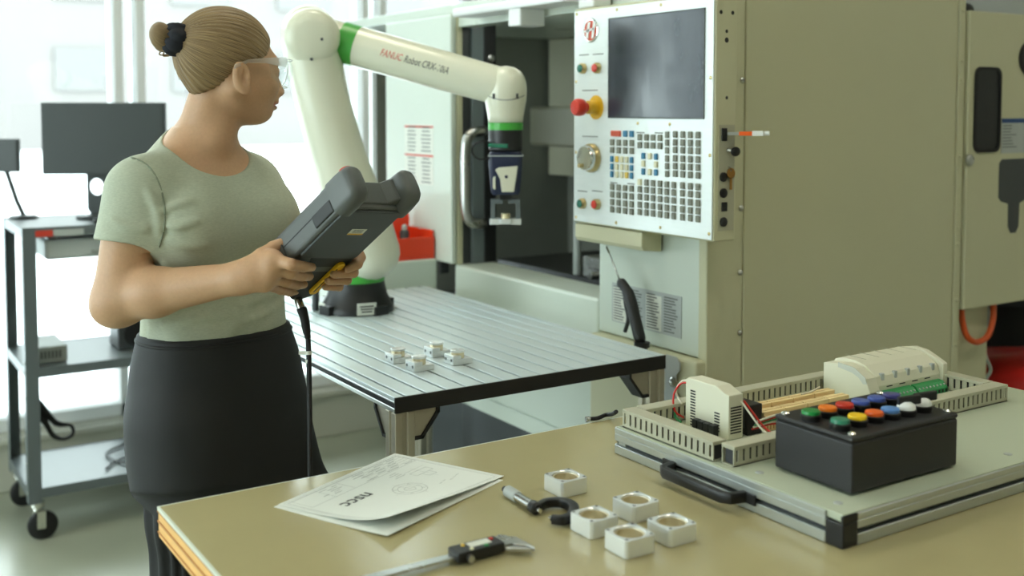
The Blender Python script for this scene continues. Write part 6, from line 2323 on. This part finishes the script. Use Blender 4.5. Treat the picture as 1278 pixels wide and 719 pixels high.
lipm = ((hl[:, 0] > 0.078) & (np.abs(hl[:, 1]) < 0.0215 - 0.0 * hl[:, 1]) & (hl[:, 2] < -0.0722 - 0.12 * np.abs(hl[:, 1])) & (hl[:, 2] > -0.0925 + 0.35 * np.abs(hl[:, 1])))
body = vdb_object('body', pts, quads, ['skin', 'lips'], pe, lipm.astype(int))
for s in (-1, 1):
    ey = MB().sphere(hp_(0.0775, s * 0.031, -0.0215) @ B3, 0.0119, 16, 10).build('eyeball', 'eye_white', pe, smooth=True)
    MB().lathe(hp_(0.0884, s * 0.031, -0.0220) @ B3, hf @ B3, [(0.0052, 0), (0.0050, 0.0012), (0.0005, 0.0022)], 16).build('iris', 'iris_blue', ey, smooth=True)
    # brow hairs follow the skin above the eye
    bw_ = []
    for t in np.linspace(0, 1, 9):
        q = hp_(0.045, s * (0.013 + 0.034 * t), 0.001 + 0.006 * math.sin(math.pi * (0.25 + 0.6 * t)))
        for _ in range(60):
            i = np.round((q - BF.lo) / BF.h).astype(int)
            if BF.a[tuple(i)] > 0:
                break
            q = q + hf * 0.001
        bw_.append(q @ B3)
    MB().tube(bw_, [0.0014, 0.0022, 0.0025, 0.0025, 0.0024, 0.0022, 0.0019, 0.0014, 0.0008], 6).build('eyebrow', 'brow_brown', pe, smooth=True)
# hair ---------------------------------------------------------------
HF = Field(HC - np.array([0.20, 0.13, 0.14]), HC + np.array([0.13, 0.14, 0.13]), 0.0024)
HF.ell(hp_(-0.011, 0, 0.013), (0.0945, 0.0755, 0.0860), HA, 0.0)
HF.ell(hp_(0.034, 0, -0.038), (0.0635, 0.0600, 0.074), HA, 0.02)
HF.cap(hp_(-0.034, 0, -0.058), hp_(-0.044, 0, -0.020), 0.034, 0.038, 0.03)
lf = np.array([-0.14, -0.085, -0.060, -0.030, -0.012, 0.006, 0.030, 0.052, 0.068, 0.080, 0.12])
lz = np.array([-0.085, -0.078, -0.070, -0.052, -0.016, -0.006, 0.000, 0.012, 0.034, 0.050, 0.09])


def hairline(X, Y, Z):
    px, py, pz = X - HC[0], Y - HC[1], Z - HC[2]
    f = px * hf[0] + py * hf[1] + pz * hf[2]
    s = px * hs_[0] + py * hs_[1] + pz * hs_[2]
    u = px * hu[0] + py * hu[1] + pz * hu[2]
    zl = np.interp(f.ravel(), lf, lz).reshape(f.shape)
    return (zl - u - 0.10 * np.abs(s) * (f > 0.03)) * 0.75


HF.apply(hairline, HF.lo, HF.lo + np.array(HF.n) * HF.h, 0.010, 'int')
bun0, bun1 = LD(234, 53, DB - 0.044), LD(218, 49, DB - 0.060)
HF.cap(hp_(-0.060, 0.0, 0.016), bun0, 0.030, 0.015, 0.02)
HF.cap(bun0, bun1, 0.015, 0.012, 0.01)
bc = LD(200, 43, DB - 0.068)
HF.ell(bc, (0.018, 0.022, 0.023), None, 0.012)
HF.ell(bc + np.array([0.004, 0.004, -0.018]), (0.013, 0.016, 0.014), None, 0.014)
HF.cap(bun1, bc, 0.013, 0.014, 0.012)
hpts, hq = HF.mesh()
bx0 = (bun1 - hp_(0.03, 0, -0.01))
bx0 = bx0 / np.linalg.norm(bx0)
e1 = np.cross(bx0, [0, 0, 1.0])
e1 /= np.linalg.norm(e1)
e2 = np.cross(bx0, e1)
rel = hpts - bun1
ang = np.arctan2(rel @ e2, rel @ e1)
alo = rel @ bx0
rad_ = np.hypot(rel @ e2, rel @ e1)
grv = 0.0010 * np.sin(46 * ang + 3 * np.sin(5 * ang + 12 * alo)) * np.clip(rad_ / 0.03, 0, 1)
nv_ = hpts - hp_(-0.01, 0, 0.0)
nv_ /= np.linalg.norm(nv_, axis=1)[:, None]
hpts2 = hpts + nv_ * grv[:, None]
hair = vdb_object('hair', hpts2, hq, ['hair_blonde'], pe, attr={'strand': ang * 3.0, 'along': alo * 6})
# loose strands at the nape and the bun
for a, b, c, r in (((229, 80), (232, 98), (239, 112), 0.0022), ((231, 86), (230, 104), (237, 116), 0.0012), ((226, 72), (226, 92), (233, 110), 0.0008), ((240, 95), (238, 108), (243, 118), 0.0010), ((223, 66), (219, 84), (224, 100), 0.0005), ((205, 58), (199, 68), (212, 68), 0.0014), ((208, 60), (204, 70), (222, 67), 0.0014), ((193, 40), (190, 52), (197, 62), 0.0018)):
    mb = MB()
    mb.tube(bez([P(*a, D=DB - 0.045), P(*b, D=DB - 0.045), P(*c, D=DB - 0.04)], 12), r, 6)
    st_ = mb.build('loose_strand', 'hair_blonde', pe, smooth=True)
sc = MB()
cs_ = (LD(219, 49, DB - 0.062)) @ B3
axb = bx0 @ B3
x_, y_, _ = frame_from(axb)
rings = []
for i in range(36):
    a = 2 * math.pi * i / 36
    dr = x_ * math.cos(a) + y_ * math.sin(a)
    R0 = 0.0165
    mr_ = 0.0145 + 0.0022 * math.sin(7 * a) + 0.0012 * math.sin(13 * a + 1)
    rings.append([cs_ + dr * (R0 + mr_ * math.cos(b)) + axb * mr_ * 1.35 * math.sin(b) for b in [2 * math.pi * j / 14 for j in range(14)]])
sc.rings(rings, False, True)
sc.build('scrunchie', 'scrunchie_navy', pe, smooth=True)

# shirt ---------------------------------------------------------------
SF = Field((-0.80, 1.80, zpx(425)), (-0.24, 2.42, 1.48), 0.0034)
upper_body(SF, 0.0065, 0.0014)
dR = (elR - shR)
SF.cap(shR, shR + dR * 0.50, 0.0590, 0.0625, 0.035, cut=True)
dL = (elL - shL)
SF.cap(shL, shL + dL * 0.60, 0.0590, 0.0615, 0.035, cut=True)
# a crease where the sleeve meets the chest
SF.cap(LD(204, 215, 1.90), LD(206, 300, 1.90), 0.006, 0.006, 0.012, 'sub')


def surf(F, u, v, d0=1.70, d1=2.35):
    """first point of the cloth along the ray through a pixel"""
    for d in np.arange(d0, d1, 0.0015):
        q = LD(u, v, d)
        i = np.round((q - F.lo) / F.h).astype(int)
        if np.all(i >= 0) and np.all(i < F.n) and F.a[tuple(i)] < 0.0:
            return q
    return None


# creases at the armpit, under the bust and above the waist
for line, r, k in (([(206, 262), (222, 256), (240, 252)], 0.0030, 0.010), ([(207, 280), (224, 282), (246, 276)], 0.0030, 0.012), ([(206, 298), (226, 306), (252, 306)], 0.0028, 0.012),
                   ([(190, 392), (215, 384), (250, 374)], 0.0030, 0.012), ([(205, 404), (240, 398), (290, 392)], 0.0026, 0.012), ([(300, 380), (325, 372), (348, 362)], 0.0030, 0.012),
                   ([(205, 330), (216, 338), (235, 342)], 0.0030, 0.012), ([(305, 402), (330, 392), (352, 378)], 0.0026, 0.010), ([(140, 276), (160, 284), (184, 286)], 0.0024, 0.012), ([(185, 240), (196, 262), (199, 290)], 0.0026, 0.012)):
    pts_ = [surf(SF, *p) for p in line]
    if all(p is not None for p in pts_):
        pts_ = [p for p in bez(pts_, 6)]
        for a, b in zip(pts_[:-1], pts_[1:]):
            SF.cap(a + np.array([0, 0.001, 0]), b + np.array([0, 0.001, 0]), r, r, k, 'add')
seam_px = [(163, 196), (180, 203), (193, 217), (202, 238), (206, 262), (205, 286), (199, 308)]
seam = [surf(SF, float(p[0]), float(p[1])) for p in bez([np.array(q_) for q_ in seam_px], 60)]
seam = [p for p in seam if p is not None]
# scoop neck
ncut = neck0 + bf * 0.036 + np.array([0, 0, 0.012])
SF.ell(ncut, (0.083, 0.092, 0.062), [bl, bf * 0.94 + np.array([0, 0, -0.34]), np.array([0, 0, 0.94]) + bf * 0.34], 0.003, 'sub')
SF.cap(neck0 + np.array([0, 0, 0.0]), neck1, 0.0655, 0.0655, 0.004, 'sub')
zh = zpx(413)
SF.apply(lambda X, Y, Z: zh - Z + 0 * X + 0 * Y, SF.lo, SF.lo + np.array(SF.n) * SF.h, 0.002, 'int')
spts, sq = SF.mesh()
shirt = vdb_object('shirt', spts, sq, ['shirt_green'], pe)
if len(seam) > 3:
    MB().tube([p @ B3 for p in [q_ - np.array([0, 0.0014, 0]) for q_ in seam]], 0.0016, 6).build('sleeve_seam', 'shirt_seam', shirt, smooth=True)

# trousers -----------------------------------------------------------
PF = Field((-0.84, 1.76, 0.05), (-0.16, 2.46, zpx(400)), 0.0048)
fn, lo, hi = torso(zpx(600), zpx(408), 0.0125, 0.0, 2.3)
PF.apply(fn, lo, hi)
hR, hLg = LD(234, 530, 2.01), LD(314, 535, 2.14)
kR, kL = LD(246, 640, 2.0), LD(358, 640, 2.12)
anR, anL = LD(258, 1060, 2.02), LD(392, 1045, 2.16)
PF.cap(hR, LD(238, 598, 2.0), 0.102, 0.098, 0.03, cut=True)
PF.cap(hR, kR, 0.090, 0.086, 0.02)
PF.cap(kR, anR, 0.084, 0.084, 0.02)
PF.cap(hLg, kL, 0.098, 0.100, 0.04)
PF.cap(kL, anL, 0.100, 0.084, 0.02)
zc_ = 0.06
PF.apply(lambda X, Y, Z: zc_ - Z + 0 * X + 0 * Y, PF.lo, PF.lo + np.array(PF.n) * PF.h, 0.0, 'int')
ppts, pq = PF.mesh()
zs = zpx(600)
cxr = np.interp(ppts[:, 2], [0, zs], [anR[0], kR[0]])
th_ = np.arctan2(ppts[:, 1] - 2.0, ppts[:, 0] - cxr)
m_ = np.clip((zs - ppts[:, 2]) / 0.02, 0, 1) * (ppts[:, 0] < -0.50)
am = 0.005 * m_ * np.sin(19 * th_ + 2 * np.sin(4 * th_))
ppts[:, 0] += am * np.cos(th_)
ppts[:, 1] += am * np.sin(th_)
vdb_object('trousers', ppts, pq, ['trousers_black'], pe)
# waistband ridge
wbp = []
zw = zpx(416)
for k in range(48):
    a = 2 * math.pi * k / 48
    i_ = np.interp(zw, tz_, ta_) + 0.012, np.interp(zw, tz_, tb_) + 0.012
    c_, s_ = math.cos(a), math.sin(a)
    rr = 1 / ((abs(c_) / i_[0]) ** 2.3 + (abs(s_) / i_[1]) ** 2.3) ** (1 / 2.3)
    q = np.array([np.interp(zw, tz_, tl_), DB, zw]) + bl * rr * c_ + bf * rr * s_
    wbp.append(q @ B3)
MB().tube(wbp, 0.0035, 8, closed=True).build('waistband', 'trousers_black', pe, smooth=True)
# shoes
for an, dr in ((anR, bf), (anL, bf)):
    sh_ = MB()
    side = np.array([-dr[1], dr[0], 0])
    rings = []
    for t, w, h_, z in ((-0.075, 0.030, 0.055, 0.0), (-0.05, 0.038, 0.08, 0), (0.0, 0.040, 0.085, 0), (0.06, 0.042, 0.062, 0), (0.11, 0.045, 0.048, 0), (0.15, 0.038, 0.036, 0), (0.172, 0.018, 0.022, 0)):
        c = np.array([an[0], an[1], 0]) + dr * t
        rings.append([(c + side * a + np.array([0, 0, 0.0006 + h_ / 2 + b])) @ B3 for a, b in rrect(2 * w, h_, min(w, h_ / 2) * 0.8, 4)])
    sh_.rings(rings)
    sh_.build('shoe', 'shoe_black', pe, smooth=True)

# clear safety glasses
gl = thing('safety_glasses', hp_(0.1, 0, 0) @ B3, 'clear safety glasses worn by the person', 'glasses')
NL = 21
lens_rows = []
for j, (z, dep_) in enumerate(((0.004, 0.002), (-0.008, 0.005), (-0.024, 0.005), (-0.038, 0.001), (-0.048, -0.006))):
    row = []
    for i in range(NL):
        t = -1 + 2 * i / (NL - 1)
        a = t * 1.05
        row.append((0.044 + 0.074 * math.cos(a) + dep_, 0.077 * math.sin(a) / math.sin(1.05), z + 0.0 * t))
    lens_rows.append(row)
lm = MB()
for lay in (0.0, 0.0016):
    pass
R2 = [[hp_(f, s, z) @ B3 for f, s, z in r] for r in lens_rows]
vs, fs = [], []
for r in R2:
    vs += r
for j in range(len(R2) - 1):
    for i in range(NL - 1):
        k = j * NL + i
        fs.append((k, k + 1, k + NL + 1, k + NL))
lm.add(vs, fs)
lo_ = lm.build('lens', 'safety_lens', gl, smooth=True)
sl_ = lo_.modifiers.new('thickness', 'SOLIDIFY')
sl_.thickness = 0.0018
edge = R2[0] + [r[-1] for r in R2[1:]] + R2[-1][::-1][1:] + [r[0] for r in R2[::-1][1:-1]]
MB().tube(edge, 0.0013, 6, closed=True).build('lens_rim', 'lens_edge', gl, smooth=True)
for s in (-1, 1):
    t0_ = hp_(0.044 + 0.074 * math.cos(1.05) + 0.002, s * 0.077, -0.002) @ B3
    pts_ = [t0_, hp_(0.040, s * 0.0790, -0.002) @ B3, hp_(0.004, s * 0.0790, -0.006) @ B3, hp_(-0.022, s * 0.0800, -0.018) @ B3]
    tm_ = MB()
    rings = []
    for q, hh_ in zip(pts_, (0.010, 0.005, 0.003, 0.004)):
        rings.append([q + (hs_ @ B3) * a + Z_AX * b for a, b in rrect(0.003, 2 * hh_, 0.0012, 2)])
    tm_.rings(rings)
    tm_.build('temple', 'lens_edge', gl, smooth=40)
    # side shield
    ss = MB()
    a0, a1 = R2[0][-1 if s > 0 else 0], R2[-1][-1 if s > 0 else 0]
    b0, b1 = hp_(0.045, s * 0.079, -0.003) @ B3, hp_(0.052, s * 0.077, -0.032) @ B3
    ss.add([a0, a1, b1, b0], [(0, 1, 2, 3)])
    so_ = ss.build('side_shield', 'safety_lens', gl)
    sd_m = so_.modifiers.new('thickness', 'SOLIDIFY')
    sd_m.thickness = 0.0014
